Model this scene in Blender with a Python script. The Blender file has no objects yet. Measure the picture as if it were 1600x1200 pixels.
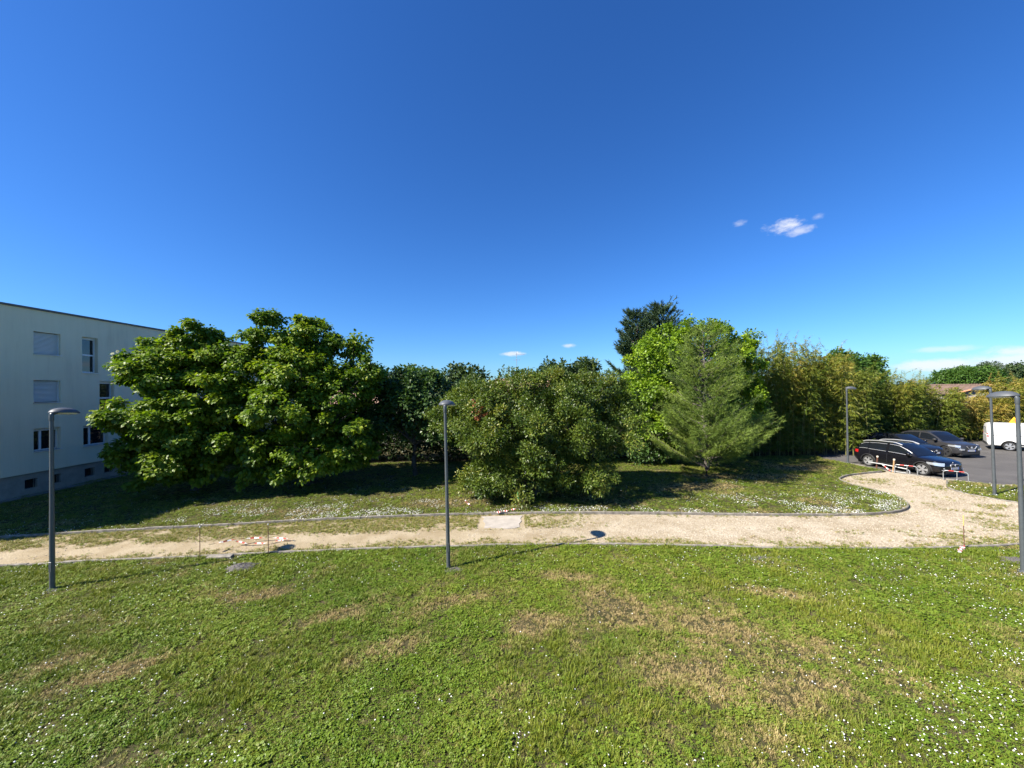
import bpy, bmesh, math, random
import numpy as np
from mathutils import Vector, Matrix

random.seed(7)
RNG = np.random.default_rng(11)
R = math.radians
scene = bpy.context.scene
COL = scene.collection

# ------------------------------------------------------------------ camera, sky, sun, exposure
EYE = 5.2
cam_data = bpy.data.cameras.new('camera')
cam = bpy.data.objects.new('camera', cam_data)
COL.objects.link(cam)
cam_data.sensor_width = 36.0
cam_data.lens = 13.5
cam_data.clip_start = 0.1
cam_data.clip_end = 6000
pitch, roll = R(0.72), R(1.0)
f_ = Vector((0, math.cos(pitch), math.sin(pitch)))
u_ = Vector((0, -math.sin(pitch), math.cos(pitch)))
r_ = Vector((1, 0, 0))
right = r_ * math.cos(roll) - u_ * math.sin(roll)
up = u_ * math.cos(roll) + r_ * math.sin(roll)
cam.matrix_world = Matrix(((right.x, up.x, -f_.x, 0), (right.y, up.y, -f_.y, 0), (right.z, up.z, -f_.z, EYE), (0, 0, 0, 1)))
scene.camera = cam

SUN_EL = R(41.5)
SUN_H = Vector((-0.92, -0.392)).normalized()          # horizontal direction towards the sun
SKY_STRENGTH = 0.055
SUN_STRENGTH = 5.0
EXPOSURE = 1.25

world = bpy.data.worlds.new('World')
scene.world = world
world.use_nodes = True
wt = world.node_tree
wt.nodes.clear()
def wn(kind, **kw):
    n = wt.nodes.new(kind)
    for k, v in kw.items():
        setattr(n, k, v)
    return n
def wmath(op, a, b=None, clamp=False):
    n = wn('ShaderNodeMath', operation=op, use_clamp=clamp)
    for i, v in enumerate((a, b)):
        if v is None:
            continue
        if isinstance(v, (int, float)):
            n.inputs[i].default_value = v
        else:
            wt.links.new(v, n.inputs[i])
    return n.outputs[0]
sky = wn('ShaderNodeTexSky', sky_type='NISHITA')
sky.sun_disc = False
sky.sun_elevation = SUN_EL
sky.sun_rotation = math.atan2(SUN_H.x, SUN_H.y)
sky.altitude = 0
sky.air_density = 1.0
sky.dust_density = 0.35
sky.ozone_density = 3.0
hsv = wn('ShaderNodeHueSaturation')
hsv.inputs['Saturation'].default_value = 1.18
wt.links.new(sky.outputs[0], hsv.inputs['Color'])
tc = wn('ShaderNodeTexCoord')
sep = wn('ShaderNodeSeparateXYZ')
wt.links.new(tc.outputs['Generated'], sep.inputs[0])
def cloud(center, along, across, seed, scale, lo, hi, amount):
    """a small fair-weather cloud: a soft ellipse round a direction of the sky, broken up by noise"""
    c = Vector(center).normalized()
    a = c.cross(Vector((0, 0, 1))).normalized()
    b = a.cross(c).normalized()
    def dot(v):
        n = wn('ShaderNodeVectorMath', operation='DOT_PRODUCT')
        wt.links.new(tc.outputs['Generated'], n.inputs[0])
        n.inputs[1].default_value = v
        return n.outputs['Value']
    x = wmath('DIVIDE', dot(a), along)
    y = wmath('DIVIDE', dot(b), across)
    d2 = wmath('ADD', wmath('MULTIPLY', x, x), wmath('MULTIPLY', y, y))
    fall = wmath('SUBTRACT', 1.0, wmath('SQRT', d2), clamp=True)
    front = wmath('GREATER_THAN', dot(c), 0.0)
    mp = wn('ShaderNodeMapping')
    mp.inputs['Location'].default_value = (seed, seed * 0.7, seed * 1.3)
    mp.inputs['Scale'].default_value = (1, 1, 2.2)
    wt.links.new(tc.outputs['Generated'], mp.inputs[0])
    nz = wn('ShaderNodeTexNoise')
    nz.inputs['Scale'].default_value = scale
    nz.inputs['Detail'].default_value = 9
    nz.inputs['Roughness'].default_value = 0.66
    wt.links.new(mp.outputs[0], nz.inputs['Vector'])
    s = wmath('ADD', wmath('MULTIPLY', fall, 0.62), wmath('MULTIPLY', nz.outputs[0], 0.82))
    mr = wn('ShaderNodeMapRange', interpolation_type='SMOOTHSTEP')
    mr.inputs[1].default_value, mr.inputs[2].default_value = lo, hi
    wt.links.new(s, mr.inputs[0])
    return wmath('MULTIPLY', wmath('MULTIPLY', mr.outputs[0], amount), wmath('MULTIPLY', front, wmath('GREATER_THAN', fall, 0.001)))
masks = [
    cloud((0.722, 1, 0.413), 0.066, 0.026, 3.1, 40, 0.64, 1.08, 0.9),
    cloud((0.757, 1, 0.400), 0.040, 0.016, 4.4, 34, 0.58, 1.0, 0.6),
    cloud((0.60, 1, 0.422), 0.030, 0.012, 8.2, 40, 0.66, 1.05, 0.35),
    cloud((0.81, 1, 0.437), 0.020, 0.010, 12.2, 40, 0.60, 1.05, 0.3),
    cloud((0.004, 1, 0.091), 0.038, 0.0075, 1.7, 40, 0.40, 0.85, 0.75),
    cloud((0.15, 1, 0.110), 0.022, 0.007, 5.3, 40, 0.45, 0.9, 0.6),
    cloud((1.12, 1, 0.042), 0.075, 0.016, 2.4, 24, 0.46, 0.85, 0.85),
    cloud((1.33, 1, 0.048), 0.120, 0.020, 9.4, 20, 0.46, 0.85, 0.8),
    cloud((1.40, 1, 0.070), 0.080, 0.022, 14.4, 20, 0.50, 0.85, 0.8),
    cloud((1.13, 1, 0.084), 0.060, 0.008, 6.6, 26, 0.45, 0.9, 0.45),
    cloud((1.70, 1, 0.050), 0.250, 0.030, 19.0, 14, 0.46, 0.85, 0.8),
]
cm = masks[0]
for m in masks[1:]:
    cm = wmath('MAXIMUM', cm, m)
mixc = wn('ShaderNodeMix', data_type='RGBA')
wt.links.new(cm, mixc.inputs[0])
tint = wn('ShaderNodeMix', data_type='RGBA', blend_type='MULTIPLY')
tint.inputs[0].default_value = 1.0
tint.inputs[7].default_value = (0.53, 0.905, 1.40, 1)      # deeper, cleaner blue of a dry clear day
wt.links.new(hsv.outputs[0], tint.inputs[6])
wt.links.new(tint.outputs[2], mixc.inputs[6])
mixc.inputs[7].default_value = (7.4, 7.6, 8.2, 1)
bg = wn('ShaderNodeBackground')
bg.inputs['Strength'].default_value = SKY_STRENGTH
wt.links.new(mixc.outputs[2], bg.inputs['Color'])
wo = wn('ShaderNodeOutputWorld')
wt.links.new(bg.outputs[0], wo.inputs[0])

sun_data = bpy.data.lights.new('sun', 'SUN')
sun_data.energy = SUN_STRENGTH
sun_data.angle = R(0.53)
sun_data.color = (1.0, 0.93, 0.81)
sun = bpy.data.objects.new('sun', sun_data)
COL.objects.link(sun)
sd = Vector((SUN_H.x * math.cos(SUN_EL), SUN_H.y * math.cos(SUN_EL), math.sin(SUN_EL)))
sun.rotation_euler = sd.to_track_quat('Z', 'Y').to_euler()
sun.location = (-30, -10, 40)

scene.view_settings.view_transform = 'Standard'
scene.view_settings.look = 'None'
scene.view_settings.exposure = EXPOSURE
scene.view_settings.gamma = 1.0
scene.view_settings.use_curve_mapping = False
scene.cycles.max_bounces = 4
scene.cycles.diffuse_bounces = 2
scene.cycles.glossy_bounces = 2
scene.cycles.transmission_bounces = 3
scene.cycles.transparent_max_bounces = 3
scene.cycles.use_adaptive_sampling = True
scene.cycles.adaptive_threshold = 0.02
scene.cycles.use_denoising = True
scene.cycles.caustics_reflective = False
scene.cycles.caustics_refractive = False

# ------------------------------------------------------------------ helpers
def tag(o, label=None, cat=None, group=None, kind=None):
    if label: o['label'] = label
    if cat: o['category'] = cat
    if group: o['group'] = group
    if kind: o['kind'] = kind
    return o
def empty(name, loc=(0, 0, 0), rz=0.0, parent=None):
    o = bpy.data.objects.new(name, None)
    o.empty_display_size = 0.2
    COL.objects.link(o)
    o.location = loc
    o.rotation_euler = (0, 0, rz)
    if parent: o.parent = parent
    return o
def raw_mesh(name, V, F, k):
    """V (n,3) points, F (m,k) faces of k corners"""
    me = bpy.data.meshes.new(name)
    V = np.ascontiguousarray(V, dtype=np.float32)
    F = np.ascontiguousarray(F, dtype=np.int32)
    me.vertices.add(len(V)); me.vertices.foreach_set('co', V.ravel())
    me.loops.add(F.size); me.loops.foreach_set('vertex_index', F.ravel())
    me.polygons.add(len(F)); me.polygons.foreach_set('loop_start', np.arange(0, F.size, k, dtype=np.int32))
    me.update(calc_edges=True)
    return me
class MB:
    def __init__(self):
        self.v, self.f = [], []
    def add(self, V, F):
        n = len(self.v)
        self.v.extend([tuple(map(float, p)) for p in V])
        self.f.extend([tuple(i + n for i in q) for q in F])
        return self
    def box(self, c, s, rz=0.0, bevel=0.0):
        hx, hy, hz = s[0] / 2, s[1] / 2, s[2] / 2
        ca, sa = math.cos(rz), math.sin(rz)
        if bevel <= 0:
            P = [(x, y, z) for z in (-hz, hz) for (x, y) in ((-hx, -hy), (hx, -hy), (hx, hy), (-hx, hy))]
            F = [(3, 2, 1, 0), (4, 5, 6, 7), (0, 1, 5, 4), (1, 2, 6, 5), (2, 3, 7, 6), (3, 0, 4, 7)]
        else:
            b = bevel
            ring = lambda z, d: [(-hx + d, -hy + d, z), (hx - d, -hy + d, z), (hx - d, hy - d, z), (-hx + d, hy - d, z)]
            P = ring(-hz, b) + ring(-hz + b, 0) + ring(hz - b, 0) + ring(hz, b)
            F = [(3, 2, 1, 0), (12, 13, 14, 15)]
            for l in range(3):
                for i in range(4):
                    j = (i + 1) % 4
                    F.append((l * 4 + i, l * 4 + j, l * 4 + 4 + j, l * 4 + 4 + i))
        self.add([(c[0] + x * ca - y * sa, c[1] + x * sa + y * ca, c[2] + z) for x, y, z in P], F)
        return self
    def tube(self, pts, radii, seg=8, caps=True):
        pts = [Vector(p) for p in pts]
        n = len(pts)
        V, F = [], []
        ref = Vector((0, 0, 1))
        for i, p in enumerate(pts):
            d = (pts[min(i + 1, n - 1)] - pts[max(i - 1, 0)]).normalized()
            a = d.cross(ref)
            if a.length < 0.05:
                a = d.cross(Vector((1, 0, 0)))
            a.normalize()
            b = d.cross(a)
            r = radii[i] if hasattr(radii, '__len__') else radii
            for s in range(seg):
                t = 2 * math.pi * s / seg
                V.append(p + a * (r * math.cos(t)) + b * (r * math.sin(t)))
        for i in range(n - 1):
            for s in range(seg):
                t = (s + 1) % seg
                F.append((i * seg + s, i * seg + t, (i + 1) * seg + t, (i + 1) * seg + s))
        if caps:
            F.append(tuple(range(seg - 1, -1, -1)))
            F.append(tuple((n - 1) * seg + s for s in range(seg)))
        return self.add(V, F)
    def lathe(self, prof, seg=24, axis='z', c=(0, 0, 0), caps=True):
        V, F = [], []
        for r, h in prof:
            for s in range(seg):
                t = 2 * math.pi * s / seg
                x, y = r * math.cos(t), r * math.sin(t)
                p = (x, y, h) if axis == 'z' else (x, h, y) if axis == 'y' else (h, x, y)
                V.append((p[0] + c[0], p[1] + c[1], p[2] + c[2]))
        for i in range(len(prof) - 1):
            for s in range(seg):
                t = (s + 1) % seg
                F.append((i * seg + s, i * seg + t, (i + 1) * seg + t, (i + 1) * seg + s))
        if caps:
            F.append(tuple(range(seg - 1, -1, -1)))
            F.append(tuple((len(prof) - 1) * seg + s for s in range(seg)))
        return self.add(V, F)
    def grid(self, P):
        """P: list of rows of points"""
        n, m = len(P), len(P[0])
        F = [(i * m + j, i * m + j + 1, (i + 1) * m + j + 1, (i + 1) * m + j) for i in range(n - 1) for j in range(m - 1)]
        return self.add([p for row in P for p in row], F)
    def slab(self, pts, z0, z1):
        """a plan outline (counter-clockwise) as a solid slab"""
        n = len(pts)
        V = [(x, y, z1) for x, y in pts] + [(x, y, z0) for x, y in pts]
        F = [tuple(range(n))] + [(i, n + i, n + (i + 1) % n, (i + 1) % n) for i in range(n)]
        return self.add(V, F)
    def mesh(self, name):
        me = bpy.data.meshes.new(name)
        me.from_pydata(self.v, [], self.f)
        me.update()
        return me
    def build(self, name, mat, parent=None, smooth=None, recalc=True, loc=None):
        me = self.mesh(name)
        if recalc:
            bm = bmesh.new(); bm.from_mesh(me)
            bmesh.ops.recalc_face_normals(bm, faces=bm.faces)
            bm.to_mesh(me); bm.free()
        return link(name, me, mat, parent, smooth, loc)
def link(name, me, mat, parent=None, smooth=None, loc=None):
    if mat is not None:
        me.materials.append(mat)
    if smooth is not None:
        me.shade_smooth()
        if smooth < 179:
            me.set_sharp_from_angle(angle=R(smooth))
    o = bpy.data.objects.new(name, me)
    COL.objects.link(o)
    if parent: o.parent = parent
    if loc is not None: o.location = loc
    return o
def copy_tree(o, parent=None):
    c = o.copy(); COL.objects.link(c)
    c.parent = parent
    for ch in o.children:
        copy_tree(ch, c)
    return c

# value noise for scattering
_perm = np.random.default_rng(5).random((256, 256))
def vnoise(x, y):
    xi, yi = np.floor(x).astype(int), np.floor(y).astype(int)
    fx, fy = x - xi, y - yi
    fx, fy = fx * fx * (3 - 2 * fx), fy * fy * (3 - 2 * fy)
    g = lambda a, b: _perm[a % 256, b % 256]
    return (g(xi, yi) * (1 - fx) + g(xi + 1, yi) * fx) * (1 - fy) + (g(xi, yi + 1) * (1 - fx) + g(xi + 1, yi + 1) * fx) * fy
def fbm(x, y, o=4):
    s = np.zeros_like(x, dtype=float); a = 0.5; t = 0.0
    for k in range(o):
        s += a * vnoise(x * 2 ** k + 17.3 * k, y * 2 ** k + 9.1 * k); t += a; a *= 0.55
    return s / t
def smooth(e0, e1, x):
    t = np.clip((x - e0) / (e1 - e0), 0, 1)
    return t * t * (3 - 2 * t)
def in_poly(x, y, poly):
    inside = np.zeros(x.shape, bool)
    n = len(poly)
    for i in range(n):
        x0, y0 = poly[i]; x1, y1 = poly[(i + 1) % n]
        if y0 == y1: continue
        c = ((y0 > y) != (y1 > y)) & (x < (x1 - x0) * (y - y0) / (y1 - y0) + x0)
        inside ^= c
    return inside
def spline(pts, per=8):
    """Catmull-Rom through plan points"""
    P = [np.array(p, float) for p in pts]
    P = [2 * P[0] - P[1]] + P + [2 * P[-1] - P[-2]]
    out = []
    for i in range(1, len(P) - 2):
        for k in range(per):
            t = k / per
            out.append(0.5 * ((2 * P[i]) + (P[i + 1] - P[i - 1]) * t + (2 * P[i - 1] - 5 * P[i] + 4 * P[i + 1] - P[i + 2]) * t * t + (3 * P[i] - P[i - 1] - 3 * P[i + 1] + P[i + 2]) * t ** 3))
    out.append(P[-2])
    return np.array(out)

# ------------------------------------------------------------------ materials
MATS = {}
def nodes_of(name):
    m = bpy.data.materials.new(name)
    m.use_nodes = True
    nt = m.node_tree
    nt.nodes.clear()
    out = nt.nodes.new('ShaderNodeOutputMaterial')
    MATS[name] = m
    return m, nt, out
def N(nt, kind, ins=None, **kw):
    n = nt.nodes.new(kind)
    for k, v in kw.items():
        setattr(n, k, v)
    for k, v in (ins or {}).items():
        if hasattr(v, 'is_linked') or isinstance(v, bpy.types.NodeSocket):
            nt.links.new(v, n.inputs[k])
        else:
            n.inputs[k].default_value = v
    return n
def c4(c): return (c[0], c[1], c[2], 1.0)
def ramp(nt, fac, stops):
    r = nt.nodes.new('ShaderNodeValToRGB')
    el = r.color_ramp.elements
    while len(el) < len(stops): el.new(0.5)
    for e, (p, c) in zip(el, stops):
        e.position = p; e.color = c4(c) if len(c) == 3 else c
    nt.links.new(fac, r.inputs[0])
    return r.outputs[0]
def mat_simple(name, col, rough=0.6, metal=0.0, spec=0.5, noise=0.0, nscale=8.0, bump=0.0, bscale=60.0, coat=0.0, emit=None):
    m, nt, out = nodes_of(name)
    geo = N(nt, 'ShaderNodeNewGeometry')
    b = N(nt, 'ShaderNodeBsdfPrincipled', {'Roughness': rough, 'Metallic': metal, 'Specular IOR Level': spec, 'Coat Weight': coat})
    if noise > 0:
        nz = N(nt, 'ShaderNodeTexNoise', {'Vector': geo.outputs['Position'], 'Scale': nscale, 'Detail': 5.0, 'Roughness': 0.6})
        d = [max(0, x * (1 - noise)) for x in col]; l = [min(1, x * (1 + noise)) for x in col]
        nt.links.new(ramp(nt, nz.outputs[0], [(0.3, d), (0.7, l)]), b.inputs['Base Color'])
    else:
        b.inputs['Base Color'].default_value = c4(col)
    if bump > 0:
        nb = N(nt, 'ShaderNodeTexNoise', {'Vector': geo.outputs['Position'], 'Scale': bscale, 'Detail': 4.0})
        bp = N(nt, 'ShaderNodeBump', {'Height': nb.outputs[0], 'Strength': bump, 'Distance': 0.02})
        nt.links.new(bp.outputs[0], b.inputs['Normal'])
    nt.links.new(b.outputs[0], out.inputs[0])
    return m
def mat_leaf(name, stops, rough=0.42, spec=0.35, trans=0.28, tint=(1.25, 1.35, 0.5), big=None):
    """leaf colour by each leaf's own value (lv), partly letting light through"""
    m, nt, out = nodes_of(name)
    at = N(nt, 'ShaderNodeAttribute', attribute_name='lv')
    col = ramp(nt, at.outputs['Fac'], stops)
    b = N(nt, 'ShaderNodeBsdfPrincipled', {'Base Color': col, 'Roughness': rough, 'Specular IOR Level': spec})
    tm = N(nt, 'ShaderNodeMix', {0: 1.0, 6: col, 7: c4(tint)}, data_type='RGBA', blend_type='MULTIPLY')
    t = N(nt, 'ShaderNodeBsdfTranslucent', {'Color': tm.outputs[2]})
    mx = N(nt, 'ShaderNodeMixShader', {0: trans, 1: b.outputs[0], 2: t.outputs[0]})
    nt.links.new(mx.outputs[0], out.inputs[0])
    return m
def mat_bark(name, dark, light):
    m, nt, out = nodes_of(name)
    geo = N(nt, 'ShaderNodeNewGeometry')
    mp = N(nt, 'ShaderNodeMapping', {'Vector': geo.outputs['Position'], 'Scale': (14, 14, 3)})
    nz = N(nt, 'ShaderNodeTexNoise', {'Vector': mp.outputs[0], 'Scale': 1.0, 'Detail': 6.0, 'Roughness': 0.65})
    b = N(nt, 'ShaderNodeBsdfPrincipled', {'Base Color': ramp(nt, nz.outputs[0], [(0.3, dark), (0.7, light)]), 'Roughness': 0.9, 'Specular IOR Level': 0.2})
    bp = N(nt, 'ShaderNodeBump', {'Height': nz.outputs[0], 'Strength': 0.6, 'Distance': 0.03})
    nt.links.new(bp.outputs[0], b.inputs['Normal'])
    nt.links.new(b.outputs[0], out.inputs[0])
    return m
def mat_blade(name, green_a, green_b, dry_a, trans=0.25, rough=0.55):
    """grass and weeds: each tuft carries its own dryness and tone"""
    m, nt, out = nodes_of(name)
    dry = N(nt, 'ShaderNodeAttribute', attribute_name='dry', attribute_type='INSTANCER')
    tone = N(nt, 'ShaderNodeAttribute', attribute_name='tone', attribute_type='INSTANCER')
    g = N(nt, 'ShaderNodeMix', {0: tone.outputs['Fac'], 6: c4(green_a), 7: c4(green_b)}, data_type='RGBA')
    c = N(nt, 'ShaderNodeMix', {0: dry.outputs['Fac'], 6: g.outputs[2], 7: c4(dry_a)}, data_type='RGBA')
    b = N(nt, 'ShaderNodeBsdfPrincipled', {'Base Color': c.outputs[2], 'Roughness': rough, 'Specular IOR Level': 0.3})
    t = N(nt, 'ShaderNodeBsdfTranslucent', {'Color': c.outputs[2]})
    mx = N(nt, 'ShaderNodeMixShader', {0: trans, 1: b.outputs[0], 2: t.outputs[0]})
    nt.links.new(mx.outputs[0], out.inputs[0])
    return m

def mat_ground(name, stops, scale=1.1, fine=26.0, bump=0.6):
    m, nt, out = nodes_of(name)
    geo = N(nt, 'ShaderNodeNewGeometry')
    n1 = N(nt, 'ShaderNodeTexNoise', {'Vector': geo.outputs['Position'], 'Scale': scale, 'Detail': 6.0, 'Roughness': 0.65})
    n2 = N(nt, 'ShaderNodeTexNoise', {'Vector': geo.outputs['Position'], 'Scale': fine, 'Detail': 5.0, 'Roughness': 0.7})
    s = N(nt, 'ShaderNodeMath', {0: n1.outputs[0], 1: n2.outputs[0]}, operation='ADD')
    h = N(nt, 'ShaderNodeMath', {0: s.outputs[0], 1: 0.5}, operation='MULTIPLY')
    b = N(nt, 'ShaderNodeBsdfPrincipled', {'Base Color': ramp(nt, h.outputs[0], stops), 'Roughness': 0.95, 'Specular IOR Level': 0.15})
    bp = N(nt, 'ShaderNodeBump', {'Height': n2.outputs[0], 'Strength': bump, 'Distance': 0.03})
    nt.links.new(bp.outputs[0], b.inputs['Normal'])
    nt.links.new(b.outputs[0], out.inputs[0])
    return m
M_soil = mat_ground('soil_and_tuft_shade', [(0.34, (0.030, 0.032, 0.012)), (0.50, (0.052, 0.050, 0.020)), (0.60, (0.10, 0.078, 0.042)), (0.72, (0.17, 0.13, 0.075))])  # dark stops put the shade between grass tufts into the soil colour
M_meadow = mat_ground('far_meadow', [(0.35, (0.035, 0.06, 0.015)), (0.65, (0.08, 0.10, 0.03))])
# ------------------------------------------------------------------ ground, path, car park
farkerb = spline([(-40, 11.5), (-28, 13.0), (-18.97, 14.22), (-15.96, 14.66), (-11.42, 15.17), (-7.85, 15.58), (-2.74, 15.93), (1.23, 15.96), (5.11, 15.70), (10.03, 15.26),
                  (13.18, 15.09), (14.58, 15.2), (15.6, 15.5), (16.4, 16.05), (16.95, 16.8), (17.22, 17.6), (17.27, 18.4), (17.15, 19.2), (17.15, 20.0), (17.5, 20.7), (18.4, 21.36), (19.8, 21.9), (21.55, 22.3)])
nearkerb = spline([(-40, 9.6), (-26, 10.9), (-15.89, 11.91), (-13.19, 12.16), (-9.36, 12.42), (-6.38, 12.64), (-2.22, 12.82), (0.97, 12.84), (4.12, 12.7), (8.05, 12.28), (11.91, 12.07), (13.93, 12.08), (15.88, 12.2), (20, 12.7), (26, 13.6), (40, 15.8)])
island = spline([(22.55, 20.05), (21.75, 19.35), (21.1, 18.7), (20.78, 17.9), (20.95, 17.0), (21.5, 16.1), (23.5, 15.4), (28, 15.6), (34, 16.4)])
parkedge = spline([(21.2, 26.6), (21.7, 24.4), (21.85, 22.4), (22.3, 21.2), (23.0, 20.2), (23.9, 19.2), (26, 18.6), (30, 18.3), (34, 18.6)])

MB().slab([(-900, -60), (900, -60), (900, 2500), (-900, 2500)], -0.6, -0.06).build('ground', M_meadow, None, recalc=True)['kind'] = 'structure'
front_poly = [(-40, -8)] + [(40, -8)] + [tuple(p) for p in nearkerb[::-1]]
tag(MB().slab(front_poly, -0.3, -0.015).build('lawn', M_soil), kind='structure')
far_poly = [tuple(p) for p in farkerb] + [(21.4, 24.4), (21.2, 26.6), (23.5, 30.2), (40, 33), (60, 36), (60, 90), (-70, 90), (-70, 11)]
tag(MB().slab(far_poly, -0.3, 0.07).build('lawn', M_soil), kind='structure')
isl_poly = [tuple(p) for p in island] + [(34, 18.5), (30, 18.2), (26, 18.5), (24.0, 19.0), (23.1, 19.75)]
tag(MB().slab(isl_poly, -0.3, 0.045).build('lawn', M_soil), kind='structure')

def mat_path():
    m, nt, out = nodes_of('sandy_gravel')
    geo = N(nt, 'ShaderNodeNewGeometry')
    pos = geo.outputs['Position']
    sx = N(nt, 'ShaderNodeSeparateXYZ', {0: pos})
    n1 = N(nt, 'ShaderNodeTexNoise', {'Vector': pos, 'Scale': 0.9, 'Detail': 7.0, 'Roughness': 0.65})
    n2 = N(nt, 'ShaderNodeTexNoise', {'Vector': pos, 'Scale': 30.0, 'Detail': 6.0, 'Roughness': 0.7})
    vo = N(nt, 'ShaderNodeTexVoronoi', {'Vector': pos, 'Scale': 24.0})
    sandy = ramp(nt, n2.outputs[0], [(0.25, (0.22, 0.175, 0.115)), (0.5, (0.375, 0.312, 0.215)), (0.75, (0.46, 0.395, 0.285))])
    stone = ramp(nt, vo.outputs['Color'], [(0.1, (0.33, 0.275, 0.20)), (0.5, (0.41, 0.35, 0.262)), (0.9, (0.485, 0.425, 0.33))])
    side = N(nt, 'ShaderNodeMapRange', {0: sx.outputs[0], 1: -3.0, 2: 6.0})
    c1 = N(nt, 'ShaderNodeMix', {0: side.outputs[0], 6: sandy, 7: stone}, data_type='RGBA')
    patch = ramp(nt, n1.outputs[0], [(0.34, (0.70, 0.66, 0.58)), (0.62, (1, 1, 1))])
    c2 = N(nt, 'ShaderNodeMix', {0: 1.0, 6: c1.outputs[2], 7: patch}, data_type='RGBA', blend_type='MULTIPLY')
    b = N(nt, 'ShaderNodeBsdfPrincipled', {'Base Color': c2.outputs[2], 'Roughness': 0.95, 'Specular IOR Level': 0.1})
    hb = N(nt, 'ShaderNodeMath', {0: n2.outputs[0], 1: vo.outputs['Distance']}, operation='ADD')
    bp = N(nt, 'ShaderNodeBump', {'Height': hb.outputs[0], 'Strength': 0.55, 'Distance': 0.02})
    nt.links.new(bp.outputs[0], b.inputs['Normal'])
    nt.links.new(b.outputs[0], out.inputs[0])
    return m
M_path = mat_path()
path_poly = [tuple(p) for p in nearkerb] + [(40, 18.9)] + [(30, 18.3), (26, 18.6)] + [tuple(p) for p in parkedge[::-1] if p[0] < 25.5] + [(19.8, 24), (15, 22), (14.0, 17), (8, 16.3), (0, 16.6), (-12, 15.9), (-40, 12.2)]
tag(MB().slab(path_poly, -0.3, 0.0).build('path', M_path), kind='structure')
def mat_asphalt():
    m, nt, out = nodes_of('worn_asphalt')
    geo = N(nt, 'ShaderNodeNewGeometry')
    pos = geo.outputs['Position']
    n1 = N(nt, 'ShaderNodeTexNoise', {'Vector': pos, 'Scale': 0.5, 'Detail': 6.0, 'Roughness': 0.6})
    n2 = N(nt, 'ShaderNodeTexNoise', {'Vector': pos, 'Scale': 90.0, 'Detail': 3.0})
    c = ramp(nt, n1.outputs[0], [(0.3, (0.085, 0.08, 0.077)), (0.7, (0.125, 0.118, 0.112))])
    g = ramp(nt, n2.outputs[0], [(0.3, (0.75, 0.75, 0.75)), (0.7, (1.15, 1.15, 1.15))])
    mx = N(nt, 'ShaderNodeMix', {0: 1.0, 6: c, 7: g}, data_type='RGBA', blend_type='MULTIPLY')
    b = N(nt, 'ShaderNodeBsdfPrincipled', {'Base Color': mx.outputs[2], 'Roughness': 0.9, 'Specular IOR Level': 0.2})
    bp = N(nt, 'ShaderNodeBump', {'Height': n2.outputs[0], 'Strength': 0.4, 'Distance': 0.01})
    nt.links.new(bp.outputs[0], b.inputs['Normal'])
    nt.links.new(b.outputs[0], out.inputs[0])
    return m
M_asphalt = mat_asphalt()
park_poly = [tuple(p) for p in parkedge] + [(60, 21), (60, 35.9), (40, 32.9), (23.5, 30.1)]
tag(MB().slab(park_poly, -0.3, 0.012).build('car_park', M_asphalt), kind='structure')

M_kerb = mat_simple('kerb_concrete', (0.215, 0.195, 0.165), rough=0.9, spec=0.2, noise=0.45, nscale=5.0, bump=0.4, bscale=50)
def kerb_stones(line, stone, width, z0, z1, name, label, extra=()):
    """a kerb as single stones laid end to end along a plan line"""
    root = empty('kerb'); tag(root, label, kind='structure')
    P = np.asarray(line)
    seg = np.r_[0, np.cumsum(np.linalg.norm(np.diff(P, axis=0), axis=1))]
    total = seg[-1]
    n = int(total / stone)
    rs = random.Random(3)
    for i in range(n):
        a, b = i * stone + 0.006, (i + 1) * stone - 0.006
        ts = np.linspace(a, b, 4)
        c = np.stack([np.interp(ts, seg, P[:, 0]), np.interp(ts, seg, P[:, 1])], 1)
        if abs(c[1, 0]) > 34: continue
        d = np.gradient(c, axis=0); d /= np.linalg.norm(d, axis=1)[:, None]
        nrm = np.stack([-d[:, 1], d[:, 0]], 1)
        zt = z1 + rs.uniform(-0.012, 0.012); off = rs.uniform(-0.008, 0.008)
        V, F = [], []
        for k in range(4):
            l = c[k] + nrm[k] * (width / 2 + off); r = c[k] - nrm[k] * (width / 2 - off)
            l2 = c[k] + nrm[k] * (width / 2 + off - 0.012); r2 = c[k] - nrm[k] * (width / 2 - off - 0.012)
            V += [(r[0], r[1], z0), (r[0], r[1], zt - 0.012), (r2[0], r2[1], zt), (l2[0], l2[1], zt), (l[0], l[1], zt - 0.012), (l[0], l[1], z0)]
        for k in range(3):
            for s in range(5):
                F.append((k * 6 + s, k * 6 + s + 1, k * 6 + 7 + s, k * 6 + 6 + s))
        F += [(0, 1, 2, 3, 4, 5), (23, 22, 21, 20, 19, 18)]
        MB().add(V, F).build('kerb_stone', M_kerb, root)
    return root
kerb_stones(farkerb, 1.0, 0.075, -0.25, 0.105, 'kerb', 'grey concrete kerb between the path and the daisy lawn under the trees')
kerb_stones(nearkerb, 1.0, 0.085, -0.25, 0.045, 'kerb', 'low flush concrete kerb between the path and the wide lawn')
kerb_stones(island, 1.0, 0.075, -0.25, 0.065, 'kerb', 'curved kerb round the small grass island beside the car park')
kerb_stones(parkedge, 1.0, 0.13, -0.25, 0.05, 'kerb', 'pale kerb along the edge of the asphalt car park')
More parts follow.
